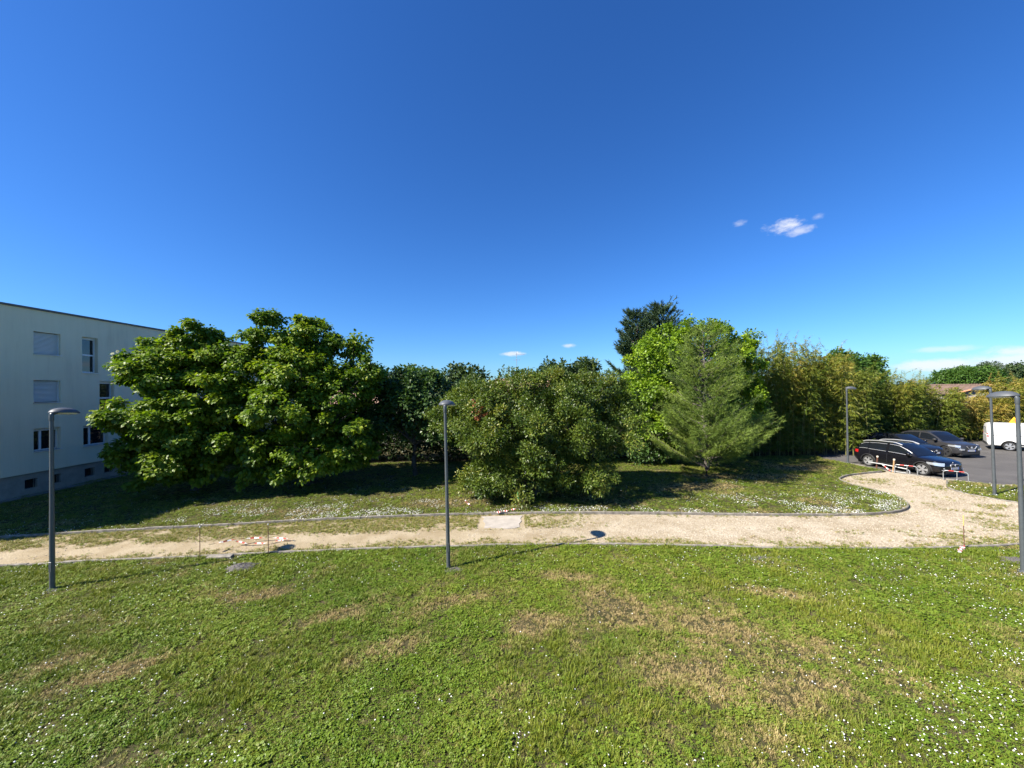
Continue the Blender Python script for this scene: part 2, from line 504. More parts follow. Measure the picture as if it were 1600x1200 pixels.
# ------------------------------------------------------------------ apartment building
def mat_render():
    m, nt, out = nodes_of('white_render')
    geo = N(nt, 'ShaderNodeNewGeometry')
    mp = N(nt, 'ShaderNodeMapping', {'Vector': geo.outputs['Position'], 'Scale': (2.2, 2.2, 0.22)})
    st = N(nt, 'ShaderNodeTexNoise', {'Vector': mp.outputs[0], 'Scale': 1.4, 'Detail': 6.0, 'Roughness': 0.7})
    bl = N(nt, 'ShaderNodeTexNoise', {'Vector': geo.outputs['Position'], 'Scale': 0.35, 'Detail': 4.0})
    s = N(nt, 'ShaderNodeMath', {0: st.outputs[0], 1: bl.outputs[0]}, operation='ADD')
    h = N(nt, 'ShaderNodeMath', {0: s.outputs[0], 1: 0.5}, operation='MULTIPLY')
    c = ramp(nt, h.outputs[0], [(0.30, (0.61, 0.545, 0.40)), (0.46, (0.73, 0.66, 0.485)), (0.62, (0.77, 0.70, 0.52))])
    b = N(nt, 'ShaderNodeBsdfPrincipled', {'Base Color': c, 'Roughness': 0.9, 'Specular IOR Level': 0.2})
    fb_ = N(nt, 'ShaderNodeTexNoise', {'Vector': geo.outputs['Position'], 'Scale': 70.0, 'Detail': 3.0})
    bp = N(nt, 'ShaderNodeBump', {'Height': fb_.outputs[0], 'Strength': 0.25, 'Distance': 0.01})
    nt.links.new(bp.outputs[0], b.inputs['Normal'])
    nt.links.new(b.outputs[0], out.inputs[0])
    return m
M_render = mat_render()
M_plinth = mat_simple('grey_plinth', (0.33, 0.29, 0.24), rough=0.9, spec=0.2, noise=0.15, nscale=2.5, bump=0.2, bscale=40)
M_pvc = mat_simple('white_pvc', (0.74, 0.75, 0.75), rough=0.4)
M_shutter = mat_simple('pale_shutter', (0.70, 0.71, 0.70), rough=0.5)
M_coping = mat_simple('dark_coping', (0.10, 0.10, 0.11), rough=0.6)
M_void = mat_simple('cellar_dark_and_bars', (0.02, 0.02, 0.022), rough=0.8)
def mat_pane():
    m, nt, out = nodes_of('window_glass')
    b = N(nt, 'ShaderNodeBsdfPrincipled', {'Base Color': c4((0.012, 0.015, 0.018)), 'Roughness': 0.04, 'Specular IOR Level': 0.9})
    nt.links.new(b.outputs[0], out.inputs[0])
    return m
M_pane = mat_pane()
FX, FY0, FY1, FTOP = -25.3, 11.0, 50.0, 9.85
building = empty('apartment_building', (FX, 30, 0))
tag(building, 'white rendered apartment block of three storeys standing behind the big leafy trees', 'building')
B0 = Vector((FX, 30, 0))
# openings: (y0, y1, z0, z1, kind)
ops = []
for k, y in enumerate((15.6, 20.3, 27.9, 33.0, 40.0)):
    for z, kd in ((7.5, 'shut'), (4.9, 'shut'), (2.32, 'three')):
        ops.append((y, y + 1.22, z, z + 1.2, kd if y < 25 else random.choice(('shut', 'three'))))
for y, zt, zb, kd in ((22.6, 8.72, 6.6, 'tall'), (23.55, 6.1, 4.05, 'tall'), (26.3, 8.72, 6.6, 'tall'), (22.65, 3.45, 2.25, 'three'), (30.4, 8.72, 6.6, 'tall'), (36.5, 6.1, 4.05, 'tall'), (30.4, 3.45, 2.25, 'three')):
    ops.append((y, y + (0.86 if kd == 'tall' else 1.4), zb, zt, kd))
cellar = [(15.0, 15.6), (17.6, 18.2), (20.0, 20.55), (21.1, 21.6), (22.8, 23.35), (23.9, 24.4), (24.9, 25.5), (27.4, 28.0), (31, 31.6), (35, 35.6)]
def holed(y0, y1, z0, z1, holes, x, depth, mb):
    ys = sorted({y0, y1} | {v for h in holes for v in h[:2]})
    zs = sorted({z0, z1} | {v for h in holes for v in h[2:4]})
    for i in range(len(ys) - 1):
        for j in range(len(zs) - 1):
            cy, cz = (ys[i] + ys[i + 1]) / 2, (zs[j] + zs[j + 1]) / 2
            if any(h[0] < cy < h[1] and h[2] < cz < h[3] for h in holes): continue
            mb.add([(x, ys[i], zs[j]), (x, ys[i + 1], zs[j]), (x, ys[i + 1], zs[j + 1]), (x, ys[i], zs[j + 1])], [(0, 1, 2, 3)])
    for (a, b, c, d, *_) in holes:
        q = [(a, c), (b, c), (b, d), (a, d)]
        for k in range(4):
            p, r = q[k], q[(k + 1) % 4]
            mb.add([(x, *p), (x, *r), (x - depth, *r), (x - depth, *p)], [(0, 1, 2, 3)])
PL = 1.22
w = MB()
holed(FY0, FY1, PL, FTOP, ops, 0, 0.26, w)
w.add([(0, FY0, PL), (-12, FY0, PL), (-12, FY0, FTOP), (0, FY0, FTOP)], [(0, 1, 2, 3)])
w.add([(0, FY1, PL), (-12, FY1, PL), (-12, FY1, FTOP), (0, FY1, FTOP)], [(0, 1, 2, 3)])
w.add([(-12, FY0, PL), (-12, FY1, PL), (-12, FY1, FTOP), (-12, FY0, FTOP)], [(0, 1, 2, 3)])
w.add([(0, FY0, FTOP), (0, FY1, FTOP), (-12, FY1, FTOP), (-12, FY0, FTOP)], [(0, 1, 2, 3)])
w.add([(0, FY0, PL), (0, FY1, PL), (-12, FY1, PL), (-12, FY0, PL)], [(0, 1, 2, 3)])
bw = w.build('wall', M_render, building, recalc=False); bw.location = (0, -30, 0)
p = MB()
holed(FY0 + 0.08, FY1 - 0.08, -0.2, PL, [(a, b, 0.42, 0.90) for a, b in cellar], -0.09, 0.3, p)
p.add([(-0.09, FY0 + 0.08, -0.2), (-11.9, FY0 + 0.08, -0.2), (-11.9, FY0 + 0.08, PL), (-0.09, FY0 + 0.08, PL)], [(0, 1, 2, 3)])
p.build('plinth', M_plinth, building, recalc=False).location = (0, -30, 0)
MB().box((-5.95, 30.5, FTOP + 0.05), (12.1, FY1 - FY0 + 0.1, 0.09)).build('coping', M_coping, building).location = (0, -30, 0)
MB().box((0.22, 30.5, 0.05), (0.5, FY1 - FY0, 0.12)).build('drip_strip', M_kerb, building).location = (0, -30, 0)
for a, b in cellar:
    g = MB()
    g.box((-0.36, (a + b) / 2, 0.66), (0.02, b - a, 0.48))  # near-black panel stands in for the unlit inside of the opening
    for k in range(5):
        g.box((-0.2, a + (b - a) * (k + 0.5) / 5, 0.66), (0.015, 0.015, 0.46))
    g.build('cellar_vent', M_void, building).location = (0, -30, 0)
for (a, b, c, d, kd) in ops:
    win = empty('window', (0, 0, 0), parent=building); win.location = (0, -30, 0)
    x = -0.235
    f = MB()
    W_ = 0.07
    cy = (a + b) / 2
    if kd != 'shut':
        f.box((x, a + W_ / 2, (c + d) / 2), (0.07, W_, d - c)); f.box((x, b - W_ / 2, (c + d) / 2), (0.07, W_, d - c))
        f.box((x, cy, c + W_ / 2 + 0.001), (0.066, b - a - 2 * W_, W_)); f.box((x, cy, d - W_ / 2 - 0.001), (0.066, b - a - 2 * W_, W_))
        if kd == 'tall':
            f.box((x, cy, (c + d) / 2), (0.062, b - a - 2 * W_, 0.09))
            ss = [(a + W_, b - W_, c + W_, (c + d) / 2 - 0.045), (a + W_, b - W_, (c + d) / 2 + 0.045, d - W_)]
        else:
            f.box((x, a + 0.36 * (b - a), (c + d) / 2), (0.062, 0.1, d - c - 2 * W_))
            ss = [(a + W_, a + 0.36 * (b - a) - 0.05, c + W_, d - W_), (a + 0.36 * (b - a) + 0.05, b - W_, c + W_, d - W_)]
        f.build('frame', M_pvc, win)
        for s in ss:
            MB().box((x - 0.02, (s[0] + s[1]) / 2, (s[2] + s[3]) / 2), (0.012, s[1] - s[0] + 0.01, s[3] - s[2] + 0.01)).build('pane', M_pane, win)
        MB().box((x + 0.03, cy, d - 0.07), (0.05, b - a - 0.004, 0.14)).build('shutter_box', M_shutter, win)
    else:
        n = 17
        prof = []
        for i in range(n):
            z = c + 0.03 + (d - c - 0.05) * i / n; h = (d - c - 0.05) / n
            prof += [(-0.20, z), (-0.14, z + h * 0.12), (-0.128, z + h * 0.5), (-0.14, z + h * 0.80), (-0.20, z + h * 0.92)]
        f.grid([[(px, y, pz) for px, pz in prof] for y in (a + 0.04, b - 0.04)])
        f.build('shutter', M_shutter, win, recalc=False)
        for yy in (a + 0.02, b - 0.02):
            MB().box((-0.13, yy, (c + d) / 2), (0.05, 0.04, d - c)).build('guide_rail', M_pvc, win)
    MB().box((-0.10, cy, c - 0.018), (0.32, b - a + 0.06, 0.036)).build('sill', M_shutter, win)

# ------------------------------------------------------------------ street lamps
M_lamp = mat_simple('grey_lamp_paint', (0.082, 0.092, 0.098), rough=0.42, metal=0.2, noise=0.12, nscale=9)
M_lamp_head = mat_simple('lamp_head_grey', (0.085, 0.092, 0.10), rough=0.5, metal=0.1, noise=0.06, nscale=20)
M_lamp_dark = mat_simple('lamp_neck_dark', (0.045, 0.045, 0.05), rough=0.5)
M_lens = mat_simple('lamp_lens', (0.62, 0.64, 0.64), rough=0.25)
def street_lamp(h=4.72):
    root = empty('street_lamp')
    m = MB()
    m.lathe([(0.058, 0.02), (0.058, 0.5), (0.056, 1.2), (0.05, 2.2), (0.045, 3.2), (0.041, h - 0.1)], seg=20)
    pole = m.build('pole', M_lamp, root, smooth=40)
    MB().lathe([(0.115, 0.0), (0.115, 0.016), (0.068, 0.03), (0.062, 0.06)], seg=20).build('base_plate', M_lamp, pole, smooth=30)
    d = MB(); d.box((0.0, -0.056, 0.62), (0.062, 0.012, 0.26), bevel=0.004); d.build('hatch', M_lamp, pole)
    n = MB()
    n.lathe([(0.047, h - 0.16), (0.05, h - 0.15), (0.05, h + 0.01), (0.046, h + 0.03)], seg=18)
    n.tube([(0, 0, h - 0.02), (0, 0.02, h + 0.03), (0, 0.10, h + 0.06), (0, 0.2, h + 0.07)], [0.047, 0.05, 0.045, 0.03], seg=14)
    n.build('neck', M_lamp, root, smooth=50)
    # flattened oval hood with a thin rim, lens below
    hd = MB()
    rows = []
    L0, L1 = -0.02, 0.66
    cy, ry, rx = (L0 + L1) / 2, (L1 - L0) / 2, 0.245
    for rr, zz in ((1.0, 0.0), (1.0, 0.018), (0.965, 0.035), (0.86, 0.075), (0.68, 0.112), (0.45, 0.138), (0.22, 0.15), (0.03, 0.153)):
        row = []
        for s in range(33):
            t = 2 * math.pi * s / 32
            ex = rx * math.copysign(abs(math.cos(t)) ** 0.88, math.cos(t)) * rr
            ey = ry * math.sin(t) * rr
            taper = 1 - 0.12 * (ey / ry) * -1 if ey < 0 else 1
            row.append((ex * taper, cy + ey, h + 0.035 + zz - 0.03 * (ey / ry)))
        rows.append(row)
    hd.grid(rows)
    hd.add(rows[0][:-1], [tuple(range(32))])
    hood = hd.build('hood', M_lamp_head, root, smooth=60)
    ls = MB()
    for k, rr in enumerate((0.86, 0.80)):
        pass
    ring = lambda rr, z: [(rx * math.cos(2 * math.pi * s / 28) * rr, cy + 0.05 + (ry - 0.06) * math.sin(2 * math.pi * s / 28) * rr, h + 0.035 + z - 0.03 * (0.9 * math.sin(2 * math.pi * s / 28) * rr)) for s in range(29)]
    ls.grid([ring(0.88, -0.001), ring(0.86, -0.022), ring(0.6, -0.034), ring(0.05, -0.037)])
    ls.build('lens', M_lens, hood, smooth=60)
    return root
lamp0 = street_lamp()
lamps = [((-12.55, 10.47, -0.015), 4, 'tall grey street lamp in front of the white apartment building'),
         ((-1.95, 11.30, -0.015), 0, 'tall grey street lamp standing before the large olive bush'),
         ((13.80, 10.49, -0.015), -3, 'nearest grey lamp post cut by the frame edge, in front of the gravel fork'),
         ((21.62, 17.34, 0.045), 2, 'grey street lamp on the small grass island beside the car park'),
         ((21.50, 24.75, 0.07), -80, 'slim grey street lamp beside the bamboo and the rear of the black car')]
for i, (loc, rz, lab) in enumerate(lamps):
    o = lamp0 if i == 0 else copy_tree(lamp0)
    o.location = loc
    o.rotation_euler = (R((-0.35, 0.2, 0, 0.3, 0)[i]), R((-0.5, -0.35, -0.2, -0.8, 0.6)[i]), R(rz))
    tag(o, lab, 'street lamp', 'street lamps along the path')

# ------------------------------------------------------------------ foliage tools
def norm(a):
    return a / np.maximum(np.linalg.norm(a, axis=1, keepdims=True), 1e-9)
# leaf shapes: (points: across, along, out of plane), triangles
T_HEART = (np.array([(0, 0, 0), (-0.42, 0.18, 0.08), (-0.36, 0.62, 0.05), (0, 1.0, -0.14), (0.36, 0.62, 0.05), (0.42, 0.18, 0.08), (0, 0.5, -0.02)]),
           np.array([(0, 6, 1), (1, 6, 2), (2, 6, 3), (3, 6, 4), (4, 6, 5), (5, 6, 0)]))
T_DIAMOND = (np.array([(0, 0, 0), (-0.27, 0.45, 0.05), (0, 1.0, -0.04), (0.27, 0.45, 0.05)]), np.array([(0, 2, 1), (0, 3, 2)]))
T_BROAD = (np.array([(0, 0, 0), (-0.42, 0.42, 0.06), (0, 1.0, -0.05), (0.42, 0.42, 0.06)]), np.array([(0, 2, 1), (0, 3, 2)]))
T_BLADE = (np.array([(-0.05, 0, 0), (0.05, 0, 0), (0.065, 0.45, 0.03), (-0.065, 0.45, 0.03), (0, 1.0, -0.14)]), np.array([(0, 1, 2), (0, 2, 3), (3, 2, 4)]))
T_NEEDLE = (np.array([(-0.04, 0, 0), (0.04, 0, 0), (0, 1.0, 0)]), np.array([(0, 1, 2)]))
T_SPRAY = (np.array([(0, 0, 0), (-0.16, 0.45, 0.03), (0, 1.0, 0), (0.16, 0.45, 0.03)]), np.array([(0, 2, 1), (0, 3, 2)]))
def leaves(name, P, T, Nn, S, tmpl, lv, mat, parent=None, kind='stuff'):
    tv, tf = tmpl
    T = norm(T)
    A = norm(np.cross(T, Nn)); Z = np.cross(A, T)
    V = (P[:, None, :] + S[:, None, None] * (A[:, None, :] * tv[None, :, 0:1] + T[:, None, :] * tv[None, :, 1:2] + Z[:, None, :] * tv[None, :, 2:3])).reshape(-1, 3)
    F = (tf[None] + (np.arange(len(P)) * len(tv))[:, None, None]).reshape(-1, 3)
    me = raw_mesh(name, V, F, 3)
    at = me.attributes.new('lv', 'FLOAT', 'POINT')
    at.data.foreach_set('value', np.repeat(np.asarray(lv, np.float32), len(tv)))
    o = link(name, me, mat, parent)
    if kind: o['kind'] = kind
    return o
def rand_dirs(n, rng):
    return norm(rng.normal(size=(n, 3)))
def lobe_points(lobes, n, rng, shell=0.5, under=0.35, keep=0.72):
    """points near the surface of a union of ellipsoids, fewer on undersides, none deep inside a neighbour"""
    C = np.array([l[:3] for l in lobes], float); Rr = np.array([l[3:6] for l in lobes], float)
    area = (Rr[:, 0] * Rr[:, 1] + Rr[:, 0] * Rr[:, 2] + Rr[:, 1] * Rr[:, 2])
    out, nor = [], []
    got = 0
    while got < n:
        k = rng.choice(len(lobes), size=n, p=area / area.sum())
        d = rand_dirs(n, rng)
        ok = (d[:, 2] > -0.35) | (rng.random(n) < under)
        f = 1 - shell * rng.random(n) ** 1.6
        bump = 0.9 + 0.25 * fbm(d[:, 0] * 2.2 + k * 3.1, d[:, 1] * 2.2 + d[:, 2] * 2.7, 2)
        p = C[k] + d * Rr[k] * (f * bump)[:, None]
        ins = np.zeros(n, bool)
        for j in range(len(lobes)):
            q = np.linalg.norm((p - C[j]) / Rr[j], axis=1)
            ins |= (q < keep) & (k != j)
        ok &= ~ins
        out.append(p[ok]); nor.append(norm(d / Rr[k])[ok]); got += ok.sum()
    return np.concatenate(out)[:n], np.concatenate(nor)[:n]
def limb(mb, a, b, r0, r1, rng, sag=0.0, seg=6, n=6):
    a, b = np.array(a, float), np.array(b, float)
    L = np.linalg.norm(b - a)
    pts = []
    w1, w2 = rng.normal(size=3) * 0.05 * L, rng.normal(size=3) * 0.04 * L
    for i in range(n):
        t = i / (n - 1)
        p = a + (b - a) * t + w1 * math.sin(math.pi * t) + w2 * math.sin(2 * math.pi * t)
        p[2] += sag * L * (t * (1 - t))
        pts.append(tuple(p))
    mb.tube(pts, [r0 + (r1 - r0) * (i / (n - 1)) ** 0.8 for i in range(n)], seg=seg)
M_bark = mat_bark('grey_bark', (0.035, 0.03, 0.025), (0.11, 0.095, 0.08))
M_bark_pine = mat_bark('pine_bark', (0.06, 0.05, 0.042), (0.17, 0.15, 0.135))
def broad_tree(name, loc, label, cat, lobes, leafmat, tmpl, n_shoots, per, spread, size, trunk_r=0.16, fork=1.6, droop=0.6, seed=1, shell=0.5, under=0.35, group=None, lvbias=0.0, inner=0.25, trunk_lean=(0, 0), stems=1, flat=1.0, updir=0.7, keep=0.72, pads=None):
    rng = np.random.default_rng(seed)
    root = empty(name, loc)
    tag(root, label, cat, group)
    tb = MB()
    top = np.array([trunk_lean[0], trunk_lean[1], fork])
    for s in range(stems):
        b0 = np.array([0, 0, -0.1]) if stems == 1 else np.array([rng.uniform(-0.9, 0.9), rng.uniform(-0.5, 0.5), -0.1])
        limb(tb, b0, top if stems == 1 else top + b0 * 0.5, trunk_r * 1.25, trunk_r * 0.8, rng, n=7, seg=10)
    for l in lobes:
        c = np.array(l[:3])
        limb(tb, top + (c - top) * 0.02, c, trunk_r * 0.55, trunk_r * 0.2, rng, sag=0.12, n=6)
        for k in range(4):
            d = rand_dirs(1, rng)[0]; d[2] = abs(d[2])
            limb(tb, top + (c - top) * rng.uniform(0.55, 0.95), c + d * np.array(l[3:6]) * 0.85, trunk_r * 0.2, trunk_r * 0.05, rng, n=5, seg=5)
    tb.build('trunk', M_bark, root, smooth=60, recalc=False)
    if pads:
        npad, pr, pf = pads
        pc, pn = lobe_points(lobes, npad, rng, 0.30, under, 0.80)
        k = rng.integers(npad, size=n_shoots)
        rad = pr * rng.uniform(0.45, 1.45, npad)
        d = rand_dirs(n_shoots, rng); d[:, 2] = np.where(rng.random(n_shoots) < 0.75, np.abs(d[:, 2]), d[:, 2])
        q = 0.35 + 0.65 * rng.random(n_shoots) ** 0.6
        off_ = d * np.array([1, 1, pf]) * (rad[k] * q)[:, None]
        off_[:, 2] -= 0.35 * (off_[:, 0] ** 2 + off_[:, 1] ** 2)
        sp, sn = pc[k] + off_, norm(pn[k] * 0.7 + d * 0.6)
        padlv = rng.normal(0, 0.16, npad)[k]
    else:
        sp, sn = lobe_points(lobes, n_shoots, rng, shell, under, keep)
        padlv = np.zeros(n_shoots)
    ni = int(n_shoots * inner)
    if ni:
        k = rng.integers(len(lobes), size=ni)
        d = rand_dirs(ni, rng) * (rng.random(ni) ** 0.5 * 0.7)[:, None]
        sp = np.r_[sp, np.array([l[:3] for l in lobes])[k] + d * np.array([l[3:6] for l in lobes])[k]]
        sn = np.r_[sn, norm(d + 1e-3)]
    padlv = np.r_[padlv, np.zeros(len(sp) - len(padlv))]
    ok = sp[:, 2] > 0.12
    sp, sn, padlv = sp[ok], sn[ok], padlv[ok]
    M = len(sp)
    clump = rng.normal(0, 0.12, M) + padlv
    P = np.repeat(sp, per, 0); No = np.repeat(sn, per, 0)
    off = rand_dirs(M * per, rng) * (rng.random(M * per) ** 0.5 * spread)[:, None]
    off[:, 2] *= flat
    P = P + off
    T = norm(off + 1e-4) * 0.9 + No * 0.5 + rng.normal(0, 0.25, P.shape)
    T[:, 2] -= droop
    Nn = np.array([0, 0, updir]) + No * 0.55 + rng.normal(0, 0.38, P.shape)
    S = size * rng.uniform(0.65, 1.2, len(P))
    lv = np.clip(0.5 + lvbias + np.repeat(clump, per) + rng.normal(0, 0.16, len(P)), 0, 1)
    P[:, 2] = np.maximum(P[:, 2], 0.1)
    leaves('crown', P, T, Nn, S, tmpl, lv, leafmat, root)
    return root
# ------------------------------------------------------------------ the broad-leaved trees and the bush
M_catalpa = mat_leaf('catalpa_leaf', [(0.0, (0.053, 0.103, 0.009)), (0.45, (0.111, 0.185, 0.013)), (0.8, (0.188, 0.265, 0.017)), (1.0, (0.267, 0.310, 0.028))], rough=0.46, spec=0.3, trans=0.34)
LOB1 = [(0.1, 0, 8.0, 0.9, 1.2, 0.9), (-1.5, 0, 7.2, 1.1, 1.5, 0.9), (1.2, 0.2, 7.0, 1.1, 1.5, 0.8), (-1.6, -0.3, 5.6, 1.1, 1.5, 0.9), (-0.4, -1.2, 6.0, 1.5, 1.7, 1.1), (1.6, -0.5, 5.2, 1.3, 1.8, 1.1),
        (-2.1, 0.0, 3.4, 1.3, 1.5, 1.0), (-0.8, -1.8, 4.0, 1.5, 1.6, 1.1), (1.0, -1.8, 3.6, 1.5, 1.6, 1.1), (0.0, 1.8, 5.6, 2.2, 1.7, 1.8), (0.0, 1.6, 3.0, 2.4, 1.8, 1.7), (-1.2, -1.4, 2.2, 1.4, 1.3, 0.9), (0.7, -1.6, 1.8, 1.5, 1.3, 0.9), (-0.4, -1.3, 1.0, 1.3, 1.1, 0.6), (1.8, -0.8, 1.5, 1.2, 1.2, 0.8)]
broad_tree('leafy_tree', (-17.1, 20.6, 0.05), 'broad tree with big bright leaves growing against the white apartment building', 'tree', LOB1, M_catalpa, T_HEART, 2900, 19, 0.27, 0.165, pads=(255, 0.52, 0.5), inner=0.16, trunk_r=0.2, fork=1.7, droop=0.75, seed=21, flat=0.75, group='big-leaved trees')
LOB2 = [(-1.7, 0, 8.4, 1.3, 1.5, 1.1), (-0.2, 0.3, 8.25, 1.3, 1.5, 0.9), (1.1, 0.2, 7.6, 0.8, 1.0, 0.6), (2.7, 0.2, 7.6, 0.7, 0.8, 0.5), (3.4, 0, 6.4, 0.9, 1.2, 0.7), (-2.5, -0.4, 6.5, 1.4, 1.8, 1.1), (0.3, -1.1, 6.2, 1.9, 1.8, 1.2), (2.4, -0.6, 5.1, 1.6, 1.8, 1.1),
        (-2.6, -0.9, 4.5, 1.5, 1.8, 1.2), (-0.2, -1.9, 4.3, 1.8, 1.8, 1.2), (2.6, -1.2, 3.3, 1.6, 1.7, 1.1), (-1.9, -1.9, 2.6, 1.5, 1.5, 0.9), (0.6, -2.1, 2.2, 1.7, 1.4, 1.0), (-1.4, -1.7, 1.3, 1.4, 1.3, 0.7), (0.9, -1.8, 1.2, 1.5, 1.3, 0.7), (2.5, -1.2, 2.0, 1.4, 1.4, 0.9), (0, 2, 5.5, 2.8, 1.8, 2.0), (0.3, 1.5, 3.2, 2.8, 1.9, 1.5)]
broad_tree('leafy_tree', (-11.4, 21.4, 0.05), 'tall spreading tree with big heart-shaped leaves and a ragged top, clear of the building', 'tree', LOB2, M_catalpa, T_HEART, 3300, 19, 0.27, 0.165, pads=(290, 0.52, 0.5), inner=0.16, trunk_r=0.22, fork=1.7, droop=0.75, seed=33, flat=0.75, group='big-leaved trees')
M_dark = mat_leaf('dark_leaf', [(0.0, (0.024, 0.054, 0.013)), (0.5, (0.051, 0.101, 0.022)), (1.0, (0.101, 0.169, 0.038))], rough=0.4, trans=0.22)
LOB3 = [(0, 0, 5.3, 1.7, 1.6, 1.1), (-1.5, 0.2, 4.7, 1.6, 1.6, 1.2), (1.5, 0, 4.7, 1.7, 1.6, 1.2), (-1.8, -0.3, 3.3, 1.6, 1.6, 1.2), (0.2, -0.9, 3.8, 1.9, 1.5, 1.4), (2.0, -0.2, 3.2, 1.6, 1.6, 1.2), (0.2, 1, 3.5, 2.2, 1.5, 1.6)]
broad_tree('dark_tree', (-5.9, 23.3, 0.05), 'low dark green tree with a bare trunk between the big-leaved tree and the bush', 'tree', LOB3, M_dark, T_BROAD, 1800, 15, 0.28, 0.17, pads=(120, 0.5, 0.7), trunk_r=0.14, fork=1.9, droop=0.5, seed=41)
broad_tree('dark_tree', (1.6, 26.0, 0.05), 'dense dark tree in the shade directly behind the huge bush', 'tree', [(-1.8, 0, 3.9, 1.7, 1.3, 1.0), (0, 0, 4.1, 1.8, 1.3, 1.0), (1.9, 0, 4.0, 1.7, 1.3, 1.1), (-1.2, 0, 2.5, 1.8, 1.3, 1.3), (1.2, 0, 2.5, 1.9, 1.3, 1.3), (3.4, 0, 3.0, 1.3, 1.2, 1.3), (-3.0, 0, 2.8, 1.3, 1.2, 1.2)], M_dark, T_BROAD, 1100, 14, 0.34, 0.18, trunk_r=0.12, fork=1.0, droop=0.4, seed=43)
M_bush = mat_leaf('bush_leaf', [(0.0, (0.038, 0.072, 0.010)), (0.45, (0.085, 0.134, 0.016)), (0.8, (0.148, 0.193, 0.025)), (1.0, (0.243, 0.234, 0.045))], rough=0.42, spec=0.4, trans=0.27, tint=(1.3, 1.25, 0.5))
LOBB = [(-3.4, 0, 3.6, 1.5, 1.7, 1.2), (-2.3, 0, 4.6, 1.6, 1.6, 0.9), (-0.6, 0, 4.85, 1.6, 1.6, 1.0), (1.2, 0.2, 4.75, 1.7, 1.7, 1.1), (3.0, 0.3, 4.7, 1.6, 1.7, 1.1), (3.9, 0, 3.3, 1.4, 1.7, 1.3), (-1.6, -1, 3.2, 1.9, 1.7, 1.5), (0.7, -1.3, 3.1, 1.9, 1.8, 1.6),
        (2.7, -1, 2.8, 1.8, 1.7, 1.4), (-1.7, -0.9, 1.2, 1.4, 1.4, 1.0), (0.2, -1.4, 1.2, 1.7, 1.5, 1.1), (1.9, -1.2, 1.1, 1.5, 1.5, 1.0), (-2.3, -0.4, 0.8, 1.0, 1.1, 0.7), (0.5, 1.5, 3.0, 3.3, 1.5, 2.2)]
bush = broad_tree('bush', (1.0, 18.9, 0.05), 'huge rounded olive-green bush standing alone by the pale path slab', 'bush', LOBB, M_bush, T_DIAMOND, 7600, 18, 0.20, 0.115, pads=(330, 0.46, 0.75), trunk_r=0.10, fork=1.0, droop=0.15, seed=52, stems=4, inner=0.22, updir=0.5)
# upright shoots standing out of its top, and one branch of dead leaves
def shoots(parent, tips, mat, seed, size=0.12, lv=0.55, name='shoot', per_m=60):
    rng = np.random.default_rng(seed)
    P, T, Nn, S = [], [], [], []
    mb = MB()
    for (a, b) in tips:
        a, b = np.array(a, float), np.array(b, float)
        limb(mb, a, b, 0.014, 0.004, rng, n=5, seg=4)
        n = int(per_m * np.linalg.norm(b - a)) + 4
        t = rng.random(n)
        p = a + (b - a) * t[:, None] + rng.normal(0, 0.07, (n, 3)) * (1.15 - t)[:, None]
        d = rand_dirs(n, rng); d[:, 2] = np.abs(d[:, 2]) * 0.6 + 0.4
        P.append(p); T.append(d); Nn.append(rand_dirs(n, rng) + np.array([0, 0, 0.6])); S.append(size * rng.uniform(0.6, 1.1, n))
    P, T, Nn, S = map(np.concatenate, (P, T, Nn, S))
    mb.build('twig', M_bark, parent, recalc=False)['kind'] = 'stuff'
    leaves(name, P, T, Nn, S, T_DIAMOND, np.clip(rng.normal(lv, 0.18, len(P)), 0, 1), mat, parent)
rr = random.Random(4)
tips = []
for x, z0, z1 in ((-3.0, 4.9, 5.6), (-2.2, 5.1, 5.75), (-1.75, 5.1, 5.9), (-1.45, 5.2, 6.3), (-1.3, 5.2, 6.05), (-0.7, 5.4, 5.95), (-0.25, 5.4, 6.1), (0.35, 5.4, 5.8), (1.0, 5.5, 5.8), (1.5, 5.4, 5.85), (2.2, 5.5, 5.9), (2.7, 5.6, 6.2), (2.95, 5.6, 6.35), (3.4, 5.4, 6.0), (3.9, 5.2, 5.75), (4.3, 4.8, 5.4), (-3.9, 4.4, 5.0), (0.7, 5.4, 5.9)):
    for k in range(2):
        tips.append(((x + rr.uniform(-.2, .2), rr.uniform(-0.5, 0.6), z0 - 0.3), (x + rr.uniform(-.35, .35), rr.uniform(-0.5, 0.6), z1 + rr.uniform(-.25, .12))))
shoots(bush, tips, M_bush, 61, size=0.13)
M_deadleaf = mat_leaf('dead_leaf', [(0, (0.260, 0.085, 0.036)), (1, (0.468, 0.182, 0.084))], trans=0.2, tint=(1, 0.9, 0.7))
shoots(bush, [((-2.6, -1.6, 3.8), (-2.75, -1.75, 4.75)), ((-2.6, -1.6, 3.8), (-2.35, -1.95, 4.35)), ((-2.6, -1.6, 3.8), (-2.45, -2.0, 4.15)), ((-2.6, -1.6, 3.8), (-2.15, -2.0, 4.05))], M_deadleaf, 62, size=0.13, name='dead_leaves', per_m=90)
M_lime = mat_leaf('lime_leaf', [(0.0, (0.083, 0.144, 0.013)), (0.45, (0.159, 0.261, 0.017)), (0.8, (0.233, 0.342, 0.023)), (1.0, (0.316, 0.397, 0.032))], rough=0.45, trans=0.36)
